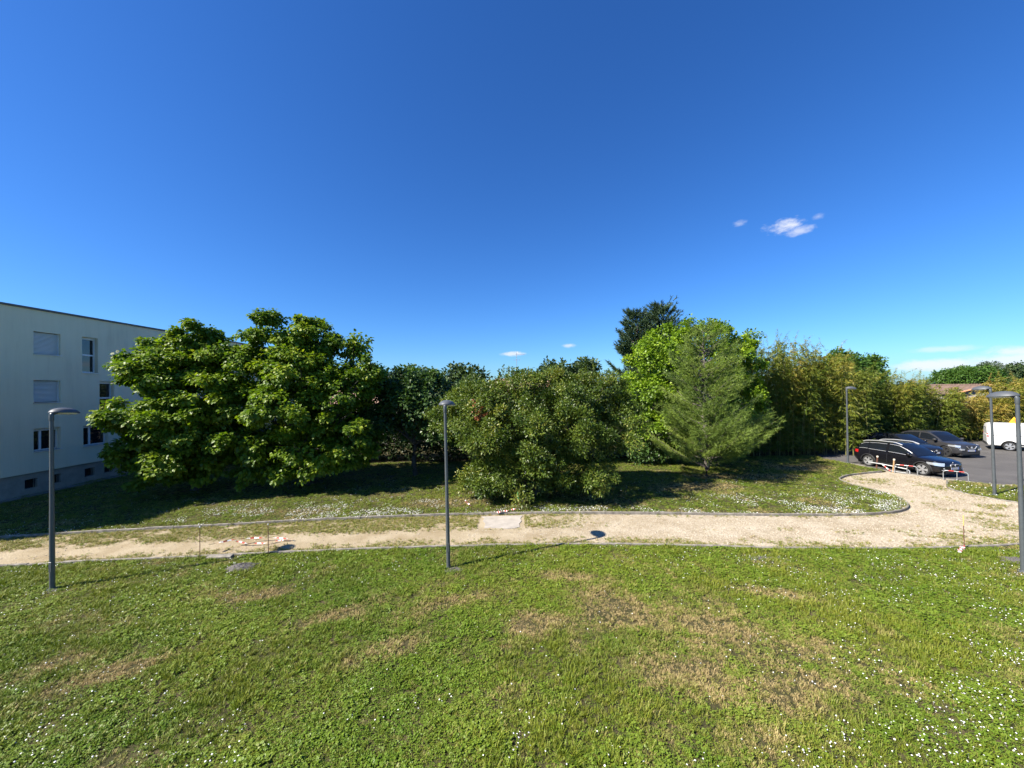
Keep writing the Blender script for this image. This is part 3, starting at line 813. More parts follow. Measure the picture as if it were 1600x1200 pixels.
LOBL = [(-1.8, 0, 7.7, 1.3, 1.5, 1.4), (-0.4, 0, 8.3, 1.1, 1.3, 1.2), (1.0, 0, 8.2, 1.2, 1.3, 1.3), (2.4, 0, 8.0, 1.0, 1.2, 1.1), (4.2, 0.3, 7.5, 0.5, 0.6, 1.2), (3.5, 0, 6.6, 1.2, 1.3, 1.1), (-2.7, 0, 6.2, 1.4, 1.6, 1.6), (-2.9, -0.3, 4.3, 1.5, 1.7, 1.5), (-1.8, -0.8, 2.6, 1.6, 1.6, 1.3),
        (-0.6, -0.4, 6.0, 1.8, 1.8, 1.8), (1.4, 0, 6.0, 2.0, 1.9, 1.8), (0.8, -0.3, 3.6, 2.2, 1.9, 1.8), (3.0, 0, 4.0, 1.9, 1.8, 1.8), (0.5, 1.5, 5, 2.6, 1.6, 2.6)]
broad_tree('lime_green_tree', (11.75, 25.6, 0.05), 'bright lime-green leafy tree behind the pine', 'tree', LOBL, M_lime, T_BROAD, 3600, 13, 0.22, 0.165, pads=(260, 0.48, 0.9), inner=0.12, trunk_r=0.16, fork=1.2, droop=0.45, seed=71)

# ------------------------------------------------------------------ conifers
def conifer(name, loc, label, H, prof, mat, needle, nshoot, seed, upsweep=0.25, needles=26, whorl=0.32, per_whorl=7, start=0.5, thick=1.0, extra=(), trunk_r=0.13, lvb=0.5, blunt=0.0):
    rng = np.random.default_rng(seed)
    root = empty(name, loc); tag(root, label, 'tree')
    tb = MB()
    tb.tube([(0.04 * math.sin(z * 1.3), 0.03 * math.cos(z * 1.7), z) for z in np.linspace(-0.1, H * 0.97, 14)], [trunk_r * (1.05 - t) + 0.012 for t in np.linspace(0, 1, 14)], seg=9)
    P, D, C = [], [], []
    def branch(a, az, L, up, clump):
        dh = np.array([math.cos(az), math.sin(az), 0])
        n = max(3, int(L / 0.22))
        pts = []
        for i in range(n + 1):
            t = i / n
            pts.append(a + dh * L * t + np.array([0, 0, L * (up * t + 0.22 * t * t)]))
        tb.tube([tuple(q) for q in pts], [0.028 * (1 - i / n) * min(1.3, L) + 0.006 for i in range(n + 1)], seg=5)
        side = np.array([-dh[1], dh[0], 0])
        for i in range(1, n + 1):
            t = i / n
            if t < 0.22: continue
            w = 0.42 * L * (1 - t) ** 0.7 * min(1, t * 2.4) + 0.10
            for s in (-1, 1):
                m = max(1, int(w / 0.17))
                for k in range(1, m + 1):
                    q = pts[i] + side * s * w * k / m + dh * (w * k / m) * 0.55 + np.array([0, 0, 0.10 * k / m]) + rng.normal(0, 0.05, 3)
                    P.append(q); D.append(dh * 0.7 + side * s * 0.45 + np.array([0, 0, 0.42 + blunt])); C.append(clump)
            P.append(pts[i]); D.append(dh + np.array([0, 0, 0.45 + blunt])); C.append(clump)
    z = start
    while z < H - 0.25:
        L = np.interp(z, [p[0] for p in prof], [p[1] for p in prof])
        for k in range(per_whorl):
            az = rng.uniform(0, 2 * math.pi)
            branch(np.array([0, 0, z + rng.uniform(-.12, .12)]), az, L * rng.uniform(0.42, 1.32), upsweep * rng.uniform(0.5, 1.6), rng.normal(0, 0.2))
        z += whorl
    for (zz, az, L, upp) in extra:
        branch(np.array([0, 0, zz]), R(az), L, upp, 0.12)
    P.append(np.array([0, 0, H - 0.15])); D.append(np.array([0, 0, 1.])); C.append(0)
    P, D, C = np.array(P), norm(np.array(D)), np.array(C)
    if len(P) > nshoot:
        i = rng.choice(len(P), nshoot, replace=False); P, D, C = P[i], D[i], C[i]
    tb.build('trunk', M_bark_pine, root, smooth=60, recalc=False)
    n = needles
    PP = np.repeat(P, n, 0) + np.repeat(D, n, 0) * (rng.random(len(P) * n) * needle * 1.3)[:, None]
    T = np.repeat(D, n, 0) * 0.75 + rng.normal(0, 0.48, (len(P) * n, 3))
    S = needle * rng.uniform(0.7, 1.15, len(PP))
    tm = (T_NEEDLE[0] * np.array([thick, 1, 1]), T_NEEDLE[1])
    lv = np.clip(lvb + np.repeat(C, n) + rng.normal(0, 0.13, len(PP)), 0, 1)
    leaves('crown', PP, T, rand_dirs(len(PP), rng), S, tm, lv, mat, root)
    return root
M_pine = mat_leaf('pine_needle', [(0.0, (0.072, 0.119, 0.023)), (0.5, (0.156, 0.227, 0.037)), (1.0, (0.270, 0.340, 0.062))], rough=0.5, trans=0.2, tint=(1.1, 1.15, 0.7))
conifer('pine_tree', (10.9, 21.75, 0.05), 'soft grey-green pine with a short crooked trunk on the lawn', 8.5, [(0.4, 2.3), (1.2, 2.6), (2.2, 2.4), (3.2, 1.7), (4.2, 1.95), (5.2, 1.55), (6.2, 1.45), (7.2, 0.95), (8.4, 0.3)], M_pine, 0.20, 12500, 81, upsweep=0.33, needles=30, whorl=0.34, per_whorl=7, start=0.6, thick=0.95,
        extra=[(1.5, -8, 3.7, 0.22), (1.7, -3, 3.3, 0.30), (2.6, 10, 2.5, 0.4)], trunk_r=0.14)
M_cedar = mat_leaf('cedar_spray', [(0.0, (0.015, 0.034, 0.013)), (0.5, (0.034, 0.066, 0.026)), (1.0, (0.071, 0.115, 0.041))], rough=0.6, trans=0.1)
for (x, y, h, lab, pr, sd_) in ((13.0, 33.0, 12.2, 'dark blue-green conifer rising behind the lime-green tree, its taller peak', [(1, 2.4), (5, 2.0), (8, 1.5), (10.5, 1.0), (12.2, 0.25)], 91),
                           (10.7, 32.6, 11.3, 'dark conifer beside the taller one, leaning out over the bush skyline', [(1, 2.0), (4, 1.7), (6.3, 1.7), (8.5, 1.1), (10.4, 0.7), (11.3, 0.2)], 92)):
    conifer('dark_conifer', (x, y, 0.05), lab, h, pr, M_cedar, 0.30, 5200, sd_, upsweep=0.55, needles=16, whorl=0.36, per_whorl=7, start=1.2, thick=2.2, blunt=0.35, trunk_r=0.18)

# ------------------------------------------------------------------ bamboo
M_bam = mat_leaf('bamboo_leaf', [(0.0, (0.043, 0.083, 0.011)), (0.35, (0.107, 0.157, 0.017)), (0.65, (0.192, 0.215, 0.026)), (0.85, (0.291, 0.239, 0.041)), (1.0, (0.383, 0.281, 0.065))], rough=0.5, trans=0.3, tint=(1.2, 1.15, 0.5))
M_culm = mat_simple('bamboo_culm', (0.16, 0.15, 0.045), rough=0.45, noise=0.4, nscale=3)
def bamboo(loc, label, spots, seed, per_culm=760, lvb=0.45, size=0.27, zmin=0.05):
    """a clump of arching canes; spots: (x, y, height, lean x, lean y, leaf tone) of each cane"""
    rng = np.random.default_rng(seed)
    root = empty('bamboo_clump', loc); tag(root, label, 'bamboo', 'bamboo screen round the car park')
    P, T, Nn, S, LV = [], [], [], [], []
    for (x, y, h, lx, ly, tone) in spots:
        f = lambda t: np.stack([x + lx * t ** 2.2 + 0.06 * np.sin(t * 5 + x), y + ly * t ** 2.2, h * (t - 0.10 * t ** 4)], -1)
        MB().tube([tuple(q) for q in f(np.linspace(0, 1, 9))], [0.019 * (1 - 0.8 * t) for t in np.linspace(0, 1, 9)], seg=5).build('culm', M_culm, root, recalc=False)
        nb = per_culm // 8
        t = zmin + (1 - zmin) * rng.random(nb) ** 0.95
        base = f(t)
        az = rng.uniform(0, 2 * math.pi, nb)
        ln = (0.25 + 0.75 * np.sin(np.pi * np.clip(t, 0, 1) ** 0.8)) * rng.uniform(0.35, 1.0, nb) * 0.95
        dr = np.stack([np.cos(az), np.sin(az), rng.uniform(0.05, 0.55, nb)], -1)
        for k in range(8):
            u = rng.uniform(0.25, 1.0, nb)
            p = base + dr * (ln * u)[:, None]
            p[:, 2] -= 0.30 * (ln * u) ** 2
            P.append(p + rng.normal(0, 0.03, p.shape))
            tt = dr * 0.8 + rng.normal(0, 0.35, p.shape); tt[:, 2] -= 0.62
            T.append(tt); Nn.append(np.array([0, 0, 0.8]) + rng.normal(0, 0.45, p.shape))
            S.append(size * rng.uniform(0.55, 1.15, nb))
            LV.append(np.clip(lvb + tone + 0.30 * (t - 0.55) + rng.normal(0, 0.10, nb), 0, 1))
    tall = sorted(spots, key=lambda s_: -s_[2])[:len(spots) // 4]
    for (x, y, h, lx, ly, tone) in tall:
        n = 46
        t = rng.random(n)
        tip = np.array([x + lx, y + ly, h * 0.9])
        dv = np.array([lx * 0.35 + rng.normal(0, 0.12), ly * 0.35, 0.75 + 0.5 * rng.random()])
        p = tip + dv * t[:, None]
        p[:, 2] -= 0.25 * t ** 3
        tt = np.stack([rng.normal(0.25, 0.6, n), rng.normal(0, 0.6, n), rng.normal(-0.15, 0.4, n)], 1)
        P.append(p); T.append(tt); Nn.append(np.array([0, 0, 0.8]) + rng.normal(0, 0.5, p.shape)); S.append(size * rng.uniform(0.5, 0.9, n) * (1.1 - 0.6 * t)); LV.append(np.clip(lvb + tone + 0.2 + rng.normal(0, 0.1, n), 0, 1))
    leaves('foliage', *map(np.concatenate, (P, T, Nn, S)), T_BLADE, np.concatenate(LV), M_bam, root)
    return root
def spots(n, x0, x1, y0, y1, hf, seed, lean=0.8, tone=0.0):
    r = np.random.default_rng(seed)
    out = []
    for i in range(n):
        x = r.uniform(x0, x1); y = r.uniform(y0, y1)
        out.append((x, y, hf(x, y) * r.uniform(0.72, 1.05), r.normal(0, lean), r.normal(-0.35, lean), tone + r.normal(0, 0.10)))
    return out
bamboo((19, 28.3, 0.05), 'tall feathery bamboo clump between the pine and the slim lamp', spots(84, -3.2, 1.6, -1.4, 2.0, lambda x, y: 8.9 - 0.5 * max(0, -x - 1.5), 1, tone=-0.02), 101, lvb=0.46)
bamboo((22.6, 29.3, 0.05), 'golden tipped bamboo clump behind the slim lamp post', spots(84, -2.0, 2.6, -2.2, 2.0, lambda x, y: 8.3 - 0.25 * x, 2, tone=0.04), 102, lvb=0.50)
bamboo((27.0, 32.0, 0.05), 'green bamboo hanging over the middle parked car', spots(70, -2.8, 2.2, -1.0, 2.0, lambda x, y: 7.4, 3, tone=-0.08), 103, lvb=0.40)
bamboo((31.6, 32.9, 0.05), 'bushy bamboo behind the grey parked car', spots(62, -2.6, 2.4, -1.2, 2.0, lambda x, y: 6.0 - 0.25 * x, 4, tone=-0.02), 104, lvb=0.49)
bamboo((36.0, 33.6, 0.05), 'low green bamboo between the grey car and the tiled house', spots(50, -2.2, 2.4, -1.2, 1.5, lambda x, y: 5.5 - 0.15 * x, 5, tone=0.04, lean=0.5), 105, lvb=0.5)
bamboo((40.6, 34.4, 0.05), 'low dry brownish bamboo in front of the tiled house', spots(46, -2.2, 2.0, -1.2, 1.5, lambda x, y: 4.1, 8, tone=0.20, lean=0.4), 108, lvb=0.57)
bamboo((45.2, 34.9, 0.05), 'straw-coloured bamboo behind the white van', spots(60, -2.2, 2.6, -1.5, 1.5, lambda x, y: 5.4, 6, tone=0.12, lean=0.5), 106, lvb=0.52)
bamboo((50.5, 36.0, 0.05), 'bamboo thicket beyond the front of the white van', spots(50, -3.0, 3.0, -1.5, 1.5, lambda x, y: 6.2, 7, tone=0.06), 107, lvb=0.48)
M_mid = mat_leaf('mid_leaf', [(0.0, (0.034, 0.081, 0.014)), (0.5, (0.068, 0.142, 0.021)), (1.0, (0.121, 0.203, 0.034))], rough=0.42, trans=0.25)
broad_tree('acacia_tree', (29.6, 34.3, 0.05), 'dark green tree with feathery tips poking out of the bamboo behind the parked cars', 'tree', [(0, 0, 6.6, 1.9, 1.8, 1.1), (1.6, 0, 5.9, 1.5, 1.6, 1.1), (-1.3, 0, 5.6, 1.5, 1.6, 1.2), (0.4, -0.8, 4.8, 2.2, 1.6, 1.3), (2.3, -0.3, 6.9, 0.7, 0.8, 0.5), (-0.4, 0, 7.5, 0.6, 0.6, 0.6)], M_mid, T_BROAD, 900, 15, 0.34, 0.2, trunk_r=0.14, fork=2.5, droop=0.3, seed=111)

# ------------------------------------------------------------------ houses and trees beyond
M_tile = mat_simple('old_roof_tile', (0.15, 0.098, 0.072), rough=0.85, noise=0.45, nscale=3.5)
M_tile_pink = mat_simple('pale_roof_tile', (0.33, 0.215, 0.155), rough=0.85, noise=0.35, nscale=5)
M_tile_edge = mat_simple('terracotta_edge', (0.52, 0.25, 0.13), rough=0.8, noise=0.2, nscale=6)
M_stone = mat_simple('house_wall', (0.36, 0.335, 0.30), rough=0.9, noise=0.2, nscale=2.5)
def house(loc, rz, label, w, d, eave, ridge, tile, name='tiled_house', chimney=None):
    """gabled house: gable ends along local x, ridge along local y"""
    root = empty(name, loc, rz); tag(root, label, 'house')
    m = MB()
    for y in (0, d):
        m.add([(-w / 2, y, 0), (w / 2, y, 0), (w / 2, y, eave), (0, y, ridge), (-w / 2, y, eave)], [(0, 1, 2, 3, 4)])
    for x in (-w / 2, w / 2):
        m.add([(x, 0, 0), (x, d, 0), (x, d, eave), (x, 0, eave)], [(0, 1, 2, 3)])
    m.build('wall', M_stone, root, recalc=False)
    t = MB()
    nw = int((d + 0.6) / 0.055)
    for s in (-1, 1):
        rows = []
        for k in range(9):
            u = k / 8 * 1.07
            for dz in ((0.06, 0.09) if k else (0.06,)):
                rows.append([(s * w / 2 * u, -0.3 + (d + 0.6) * i / nw, ridge + 0.05 - (ridge - eave) * u + dz - 0.02 + 0.035 * abs(math.sin(i * math.pi / 4))) for i in range(nw + 1)])
        t.grid(rows)
    r = t.build('roof', tile, root, recalc=False, smooth=50)
    e = MB()
    for y in (-0.32, d + 0.32):
        for s in (-1, 1):
            for k in range(int(w / 2 / 0.34)):
                u0, u1 = k * 0.34 / (w / 2), (k * 0.34 + 0.36) / (w / 2)
                e.tube([(s * w / 2 * u0, y, ridge + 0.10 - (ridge - eave) * u0), (s * w / 2 * u1, y, ridge + 0.12 - (ridge - eave) * u1)], 0.085, seg=7)
    e.build('verge_tiles', M_tile_edge, r, recalc=False)
    k = MB()
    for i in range(int((d + 0.6) / 0.38)):
        k.tube([(0, -0.3 + i * 0.38, ridge + 0.10), (0, 0.1 + i * 0.38, ridge + 0.125)], [0.12, 0.135], seg=7)
    k.build('ridge_tiles', tile, r, recalc=False)
    if chimney:
        c = MB(); c.box((chimney[0], chimney[1], ridge + 0.1), (0.45, 0.45, 1.1)); c.box((chimney[0], chimney[1], ridge + 0.70), (0.58, 0.58, 0.09))
        c.build('chimney', M_stone, r)
    return root
house((50.3, 40.5, 0), R(-20), 'low house with brown tiled roof and terracotta verge behind the brown bamboo', 6.0, 10, 3.72, 4.62, M_tile)
hs = house((3.1, 34.0, 0), R(80), 'house with pale canal-tile roof mostly hidden behind the huge bush', 9.0, 4.4, 4.7, 5.9, M_tile_pink, chimney=(0.0, 2.7))
house((-6.5, 40.0, 0), R(85), 'distant tiled house glimpsed between the dark trees', 8.0, 12, 4.0, 5.1, M_tile_pink)
ant = empty('roof_antenna', (0.44, 33.3, 6.0)); tag(ant, 'thin television antenna mast on the hidden house roof', 'antenna')
M_alu = mat_simple('aluminium', (0.5, 0.5, 0.5), rough=0.35, metal=0.8)
MB().tube([(0, 0, 0), (0, 0, 2.35)], 0.022, seg=6).build('mast', M_alu, ant)
a = MB(); a.tube([(-0.1, 0, 2.15), (0.75, 0, 2.15)], 0.012, seg=5)
for k in range(7): a.tube([(0.0 + k * 0.11, -0.3, 2.15), (0.0 + k * 0.11, 0.3, 2.15)], 0.007, seg=4)
a.tube([(0, 0, 2.15), (0.12, 0, 2.4)], 0.01, seg=4)
a.build('upper_aerial', M_alu, ant)
a = MB(); a.tube([(-0.3, 0, 1.7), (0.35, 0, 1.7)], 0.012, seg=5)
for k in range(3): a.tube([(-0.25 + k * 0.25, -0.35, 1.7), (-0.25 + k * 0.25, 0.35, 1.7)], 0.007, seg=4)
a.build('lower_aerial', M_alu, ant)

M_far = mat_leaf('far_leaf', [(0.0, (0.024, 0.049, 0.016)), (0.5, (0.051, 0.089, 0.027)), (1.0, (0.101, 0.142, 0.046))], rough=0.6, trans=0.15)
def round_lobes(rx, h, n, seed, base=0.35):
    r = np.random.default_rng(seed)
    L = []
    for i in range(n):
        a = r.uniform(0, 2 * math.pi); t = r.uniform(base, 0.86); q = math.sqrt(max(0.05, 1 - ((t - 0.55) / 0.5) ** 2)) * rx * 0.62
        s = rx * r.uniform(0.38, 0.55)
        L.append((math.cos(a) * q, math.sin(a) * q * 0.8, t * h, s, s, s * 0.8))
    L.append((0, 0, h * 0.88, rx * 0.45, rx * 0.45, h * 0.12))
    return L
far = [(-14.0, 44, 4.5, 7.0, M_far, 'far rounded tree seen past the ragged top of the big-leaved tree'),
       (-8.5, 38.5, 3.2, 7.0, M_far, 'dark distant tree above the small dark tree'),
       (-5.2, 37.5, 3.3, 7.4, M_far, 'dense dark round tree behind the lamp standing before the bush'),
       (4.3, 40.5, 3.6, 7.9, M_far, 'dark evergreen behind the house with the antenna'),
       (8.0, 41, 2.6, 8.0, M_far, 'small distant tree beside the dark conifers'),
       (-24, 54, 5.5, 7.6, M_far, 'far tree behind the apartment building end'),
       (62.5, 53, 3.4, 7.0, M_mid, 'smooth domed umbrella-shaped tree above the brown tiled roof'),
       (87, 70, 3.4, 8.6, M_far, 'airy grey-green tree on the skyline next to the domed tree'),
       (99, 75, 3.4, 8.4, M_far, 'second airy skyline tree, beyond the lamp heads'),
       (112, 78, 4.5, 9.0, M_far, 'dark layered skyline tree at the frame edge'),
       (82, 70, 2.6, 7.9, M_far, 'small grey-green skyline tree peeping over the domed tree'),
       (70, 47, 3.2, 5.6, M_mid, 'low green tree behind the straw-coloured bamboo')]
for i, (x, y, rx, h, mt, lab) in enumerate(far):
    airy = 'airy' in lab
    broad_tree('distant_tree', (x, y, 0), lab, 'tree', round_lobes(rx, h, 5 if airy else 11, 200 + i, base=0.3), mt, T_BROAD, 300 if airy else 560, 14, 0.55 if not airy else 0.5, 0.34, trunk_r=0.2, fork=h * 0.3, droop=0.3, seed=300 + i, group='trees beyond the houses') if 'domed' not in lab else broad_tree('distant_tree', (x, y, 0), lab, 'tree', round_lobes(rx, h, 11, 200 + i, base=0.45), mt, T_BROAD, 1300, 14, 0.35, 0.2, trunk_r=0.2, fork=h * 0.3, droop=0.3, seed=300 + i, group='trees beyond the houses')
# clipped dark hedge added behind the trees to block light and darken the gaps
M_backdrop = mat_leaf('backdrop_leaf', [(0.0, (0.016, 0.034, 0.010)), (0.5, (0.032, 0.060, 0.016)), (1.0, (0.060, 0.095, 0.025))], rough=0.45, trans=0.2)
hl = [(x, 0.4 * math.sin(x * 0.9), 1.6, 1.9, 1.2, 1.8 + 0.25 * math.sin(x * 1.7)) for x in np.arange(-20, 13.1, 1.6)]
broad_tree('backdrop', (-4.0, 28.6, 0.05), 'dark evergreen hedge added behind the trees to block light', 'backdrop', hl, M_backdrop, T_BROAD, 2600, 14, 0.4, 0.2, trunk_r=0.06, fork=0.4, droop=0.2, seed=401, stems=6)
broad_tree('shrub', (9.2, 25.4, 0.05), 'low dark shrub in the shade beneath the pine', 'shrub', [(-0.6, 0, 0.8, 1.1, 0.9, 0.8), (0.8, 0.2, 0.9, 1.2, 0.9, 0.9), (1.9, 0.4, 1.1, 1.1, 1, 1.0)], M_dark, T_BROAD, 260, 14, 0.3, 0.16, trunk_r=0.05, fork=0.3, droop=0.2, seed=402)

hl = [(x, 0.2 * x + 0.3 * math.sin(x), 1.2, 1.7, 1.0, 1.4) for x in np.arange(-9, 24, 1.5)]  # added row, fills the bright gap behind the bamboo feet with dark leaves
broad_tree('backdrop', (25.5, 31.8, 0.05), 'added dark evergreen hedge behind the feet of the bamboo', 'backdrop', hl, M_backdrop, T_BROAD, 1500, 14, 0.4, 0.2, trunk_r=0.06, fork=0.4, droop=0.2, seed=403, stems=6)
# ------------------------------------------------------------------ parked vehicles
def mat_paint(name, col, rough=0.22, metal=0.0):
    return mat_simple(name, col, rough=rough, metal=metal, spec=0.4, coat=0.45, noise=0.05, nscale=2)
M_black = mat_paint('black_car_paint', (0.006, 0.006, 0.008))
M_navy = mat_paint('dark_car_paint', (0.010, 0.011, 0.014))
M_grey = mat_paint('grey_car_paint', (0.060, 0.060, 0.064), rough=0.3, metal=0.5)
M_white = mat_paint('white_van_paint', (0.74, 0.74, 0.72), rough=0.35)
M_glass = mat_simple('car_glass', (0.008, 0.010, 0.013), rough=0.05, spec=0.6)
M_rubber = mat_simple('tyre_rubber', (0.02, 0.02, 0.02), rough=0.85, noise=0.3, nscale=20)
M_alloy = mat_simple('alloy_rim', (0.40, 0.40, 0.405), rough=0.32, metal=0.55)
M_darkalloy = mat_simple('dark_rim', (0.10, 0.10, 0.105), rough=0.35, metal=0.7)
M_plastic = mat_simple('black_plastic', (0.022, 0.022, 0.023), rough=0.65)
M_chrome = mat_simple('satin_chrome', (0.72, 0.72, 0.71), rough=0.32, metal=0.7)
M_lampglass = mat_simple('headlamp', (0.52, 0.54, 0.56), rough=0.12, metal=0.55, coat=1.0)
M_red = mat_simple('red_lens', (0.40, 0.012, 0.012), rough=0.2, coat=1.0)
M_plate = mat_simple('number_plate', (0.42, 0.42, 0.42), rough=0.5)
M_blueband = mat_simple('plate_band', (0.02, 0.07, 0.35), rough=0.4)
def make_wheel(parent, r, wd, rim_mat, spokes=5):
    w = empty('wheel', parent=parent)
    rr = r * 0.70
    MB().lathe([(rr, -wd / 2 + 0.02), (r * 0.90, -wd / 2), (r * 0.985, -wd * 0.32), (r, -wd * 0.1), (r, wd * 0.1), (r * 0.985, wd * 0.32), (r * 0.90, wd / 2), (rr, wd / 2 - 0.02)], seg=32, axis='y', caps=False).build('tyre', M_rubber, w, smooth=40)
    m = MB()
    m.lathe([(rr * 1.02, -wd / 2 + 0.012), (rr * 0.95, -wd / 2 + 0.015), (rr * 0.93, -wd / 2 + 0.07), (rr * 0.92, 0.0)], seg=32, axis='y', caps=False)
    m.lathe([(rr * 0.24, -wd / 2 + 0.02), (rr * 0.2, -wd / 2 + 0.005), (0.01, -wd / 2 + 0.004)], seg=16, axis='y')
    for k in range(spokes):
        t0 = 2 * math.pi * k / spokes
        for dt in (-0.17, 0.17):
            t1 = t0 + dt
            c0, c1 = (math.cos(t0 + dt * 0.7) * rr * 0.15, math.sin(t0 + dt * 0.7) * rr * 0.15), (math.cos(t1) * rr * 0.95, math.sin(t1) * rr * 0.95)
            nx, nz = -math.sin(t1), math.cos(t1)
            a, b = 0.028, 0.034
            V = []
            for (c, hw, yy) in ((c0, a, -wd / 2 + 0.012), (c1, b, -wd / 2 + 0.018)):
                V += [(c[0] - nx * hw, yy, c[1] - nz * hw), (c[0] + nx * hw, yy, c[1] + nz * hw), (c[0] + nx * hw, yy + 0.035, c[1] + nz * hw), (c[0] - nx * hw, yy + 0.035, c[1] - nz * hw)]
            m.add(V, [(0, 1, 5, 4), (1, 2, 6, 5), (2, 3, 7, 6), (3, 0, 4, 7)])
    m.build('rim', rim_mat, w, smooth=40)
    MB().lathe([(rr * 0.9, -wd / 2 + 0.09), (0.01, -wd / 2 + 0.085)], seg=20, axis='y').build('brake_disc', M_plastic, w)
    return w
def boolean_cut(me, cutter):
    a = bpy.data.objects.new('tmp_a', me); b = bpy.data.objects.new('tmp_b', cutter)
    COL.objects.link(a); COL.objects.link(b)
    md = a.modifiers.new('cut', 'BOOLEAN'); md.operation = 'DIFFERENCE'; md.object = b; md.solver = 'EXACT'
    dg = bpy.context.evaluated_depsgraph_get()
    out = bpy.data.meshes.new_from_object(a.evaluated_get(dg))
    bpy.data.objects.remove(a); bpy.data.objects.remove(b)
    return out
def car(name, loc, rz, label, cat, s, paint, rim_mat, group=None):
    """s: stations of the lower body and of the cabin, wheels, windows; local x is forward"""
    root = empty(name, loc, rz); tag(root, label, cat, group)
    X = np.array(sorted(set(np.round(np.r_[np.linspace(s['body'][0][0], s['body'][-1][0], 34), [b[0] for b in s['body']]], 3))))
    bx = [b[0] for b in s['body']]
    g = lambda i, x: np.interp(x, bx, [b[i] for b in s['body']])
    belt = lambda x: g(3, x)
    def section(x):
        w, zb, zt = g(1, x), g(2, x), g(3, x)
        h = zt - zb
        c = 0.03
        half = [(w * 0.80, zb), (w * 0.955, zb + 0.05), (w * 0.995, zb + 0.24 * h), (w * 1.0, zb + 0.52 * h), (w * 0.982, zb + 0.74 * h), (w * 0.965, zt - 0.09), (w * 0.935, zt - 0.025), (w * 0.86, zt), (w * 0.5, zt + c)]
        return half
    def side_y(x, z):
        hs_ = section(x)
        return np.interp(z, [p[1] for p in hs_[:7]], [p[0] for p in hs_[:7]])
    V, F = [], []
    for x in X:
        hs_ = section(x)
        ring = [(x, -y, z) for y, z in hs_] + [(x, 0, hs_[-1][1] + 0.008)] + [(x, y, z) for y, z in hs_[::-1]]
        V += ring
    k = len(ring)
    for i in range(len(X) - 1):
        for j in range(k):
            F.append((i * k + j, i * k + (j + 1) % k, (i + 1) * k + (j + 1) % k, (i + 1) * k + j))
    F += [tuple(range(k - 1, -1, -1)), tuple((len(X) - 1) * k + j for j in range(k))]
    mb = MB().add(V, F)
    me = mb.mesh('body')
    bm = bmesh.new(); bm.from_mesh(me); bmesh.ops.recalc_face_normals(bm, faces=bm.faces); bm.to_mesh(me); bm.free()
    cut = MB()
    ax, r, W = s['axles'], s['wheel_r'], s['half']
    for a in ax:
        for sd_ in (-1, 1):
            cut.lathe([(r * 1.16, sd_ * (W - 0.30)), (r * 1.16, sd_ * (W + 0.15))], seg=28, axis='y', c=(a, 0, r))
    cme = cut.mesh('cutter')
    bm = bmesh.new(); bm.from_mesh(cme); bmesh.ops.recalc_face_normals(bm, faces=bm.faces); bm.to_mesh(cme); bm.free()
    me = boolean_cut(me, cme)
    me.name = 'body'
    me.materials.clear()
    body = link('body', me, paint, root, smooth=32)
    # cabin: a loft from the belt line to the roof
    cb = s['cabin']                                       # (x, roof height, half width at belt, half width at roof)
    cx = [c[0] for c in cb]
    cg = lambda i, x: np.interp(x, cx, [c[i] for c in cb])
    CX = np.array(sorted(set(np.round(np.r_[np.linspace(cx[0], cx[-1], 30), cx], 3))))
    def side_pt(x, v, sgn, off=0.0):
        zb = belt(x) - 0.015; zr = max(cg(1, x), zb + 0.004)
        wb, wr = cg(2, x), cg(3, x)
        y = wb + (wr - wb) * (v ** 1.25)
        return (x, sgn * (y + off), zb + (zr - zb) * v + off * 0.3)
    def top_pt(x, u, off=0.0):
        zr = max(cg(1, x), belt(x) - 0.011)
        return (x + off * 0.4, u * cg(3, x), zr + 0.045 * (1 - u * u) * min(1.0, (zr - belt(x) + 0.02) / 0.3) + off)
    m = MB()
    for sgn in (-1, 1):
        m.grid([[side_pt(x, v, sgn) for v in np.linspace(0, 1, 6)] for x in CX])
    m.grid([[top_pt(x, u) for u in np.linspace(-1, 1, 9)] for x in CX])
    for x in (CX[0], CX[-1]):
        m.add([side_pt(x, 0, -1), side_pt(x, 1, -1), side_pt(x, 1, 1), side_pt(x, 0, 1)], [(0, 1, 2, 3)])
    m.build('cabin', paint, root, smooth=35, recalc=False)
    for (x0, x1, v0, v1, chrome) in s['side_glass']:
        for sgn in (-1, 1):
            xs = np.linspace(x0, x1, 10)
            wnd = MB().grid([[side_pt(x, v, sgn, 0.006) for v in np.linspace(v0, v1, 4)] for x in xs]).build('side_window', M_glass, root, recalc=False)
            if chrome:
                t = MB()
                t.tube([side_pt(x, v0 - 0.02, sgn, 0.010) for x in xs], 0.013, seg=5)
                t.tube([side_pt(x, v1 + 0.02, sgn, 0.010) for x in xs], 0.013, seg=5)
                t.build('window_trim', M_chrome, wnd, recalc=False)
    x0, x1 = s['screen']
    MB().grid([[top_pt(x, u, 0.008) for u in np.linspace(-0.90, 0.90, 9)] for x in np.linspace(x0, x1, 10)]).build('windscreen', M_glass, root, recalc=False)
    if s.get('rear_glass'):
        x0, x1 = s['rear_glass']
        MB().grid([[top_pt(x, u, 0.008) for u in np.linspace(-0.84, 0.84, 9)] for x in np.linspace(x0, x1, 6)]).build('rear_window', M_glass, root, recalc=False)
    # wheels, arch trim, sills
    w0 = None
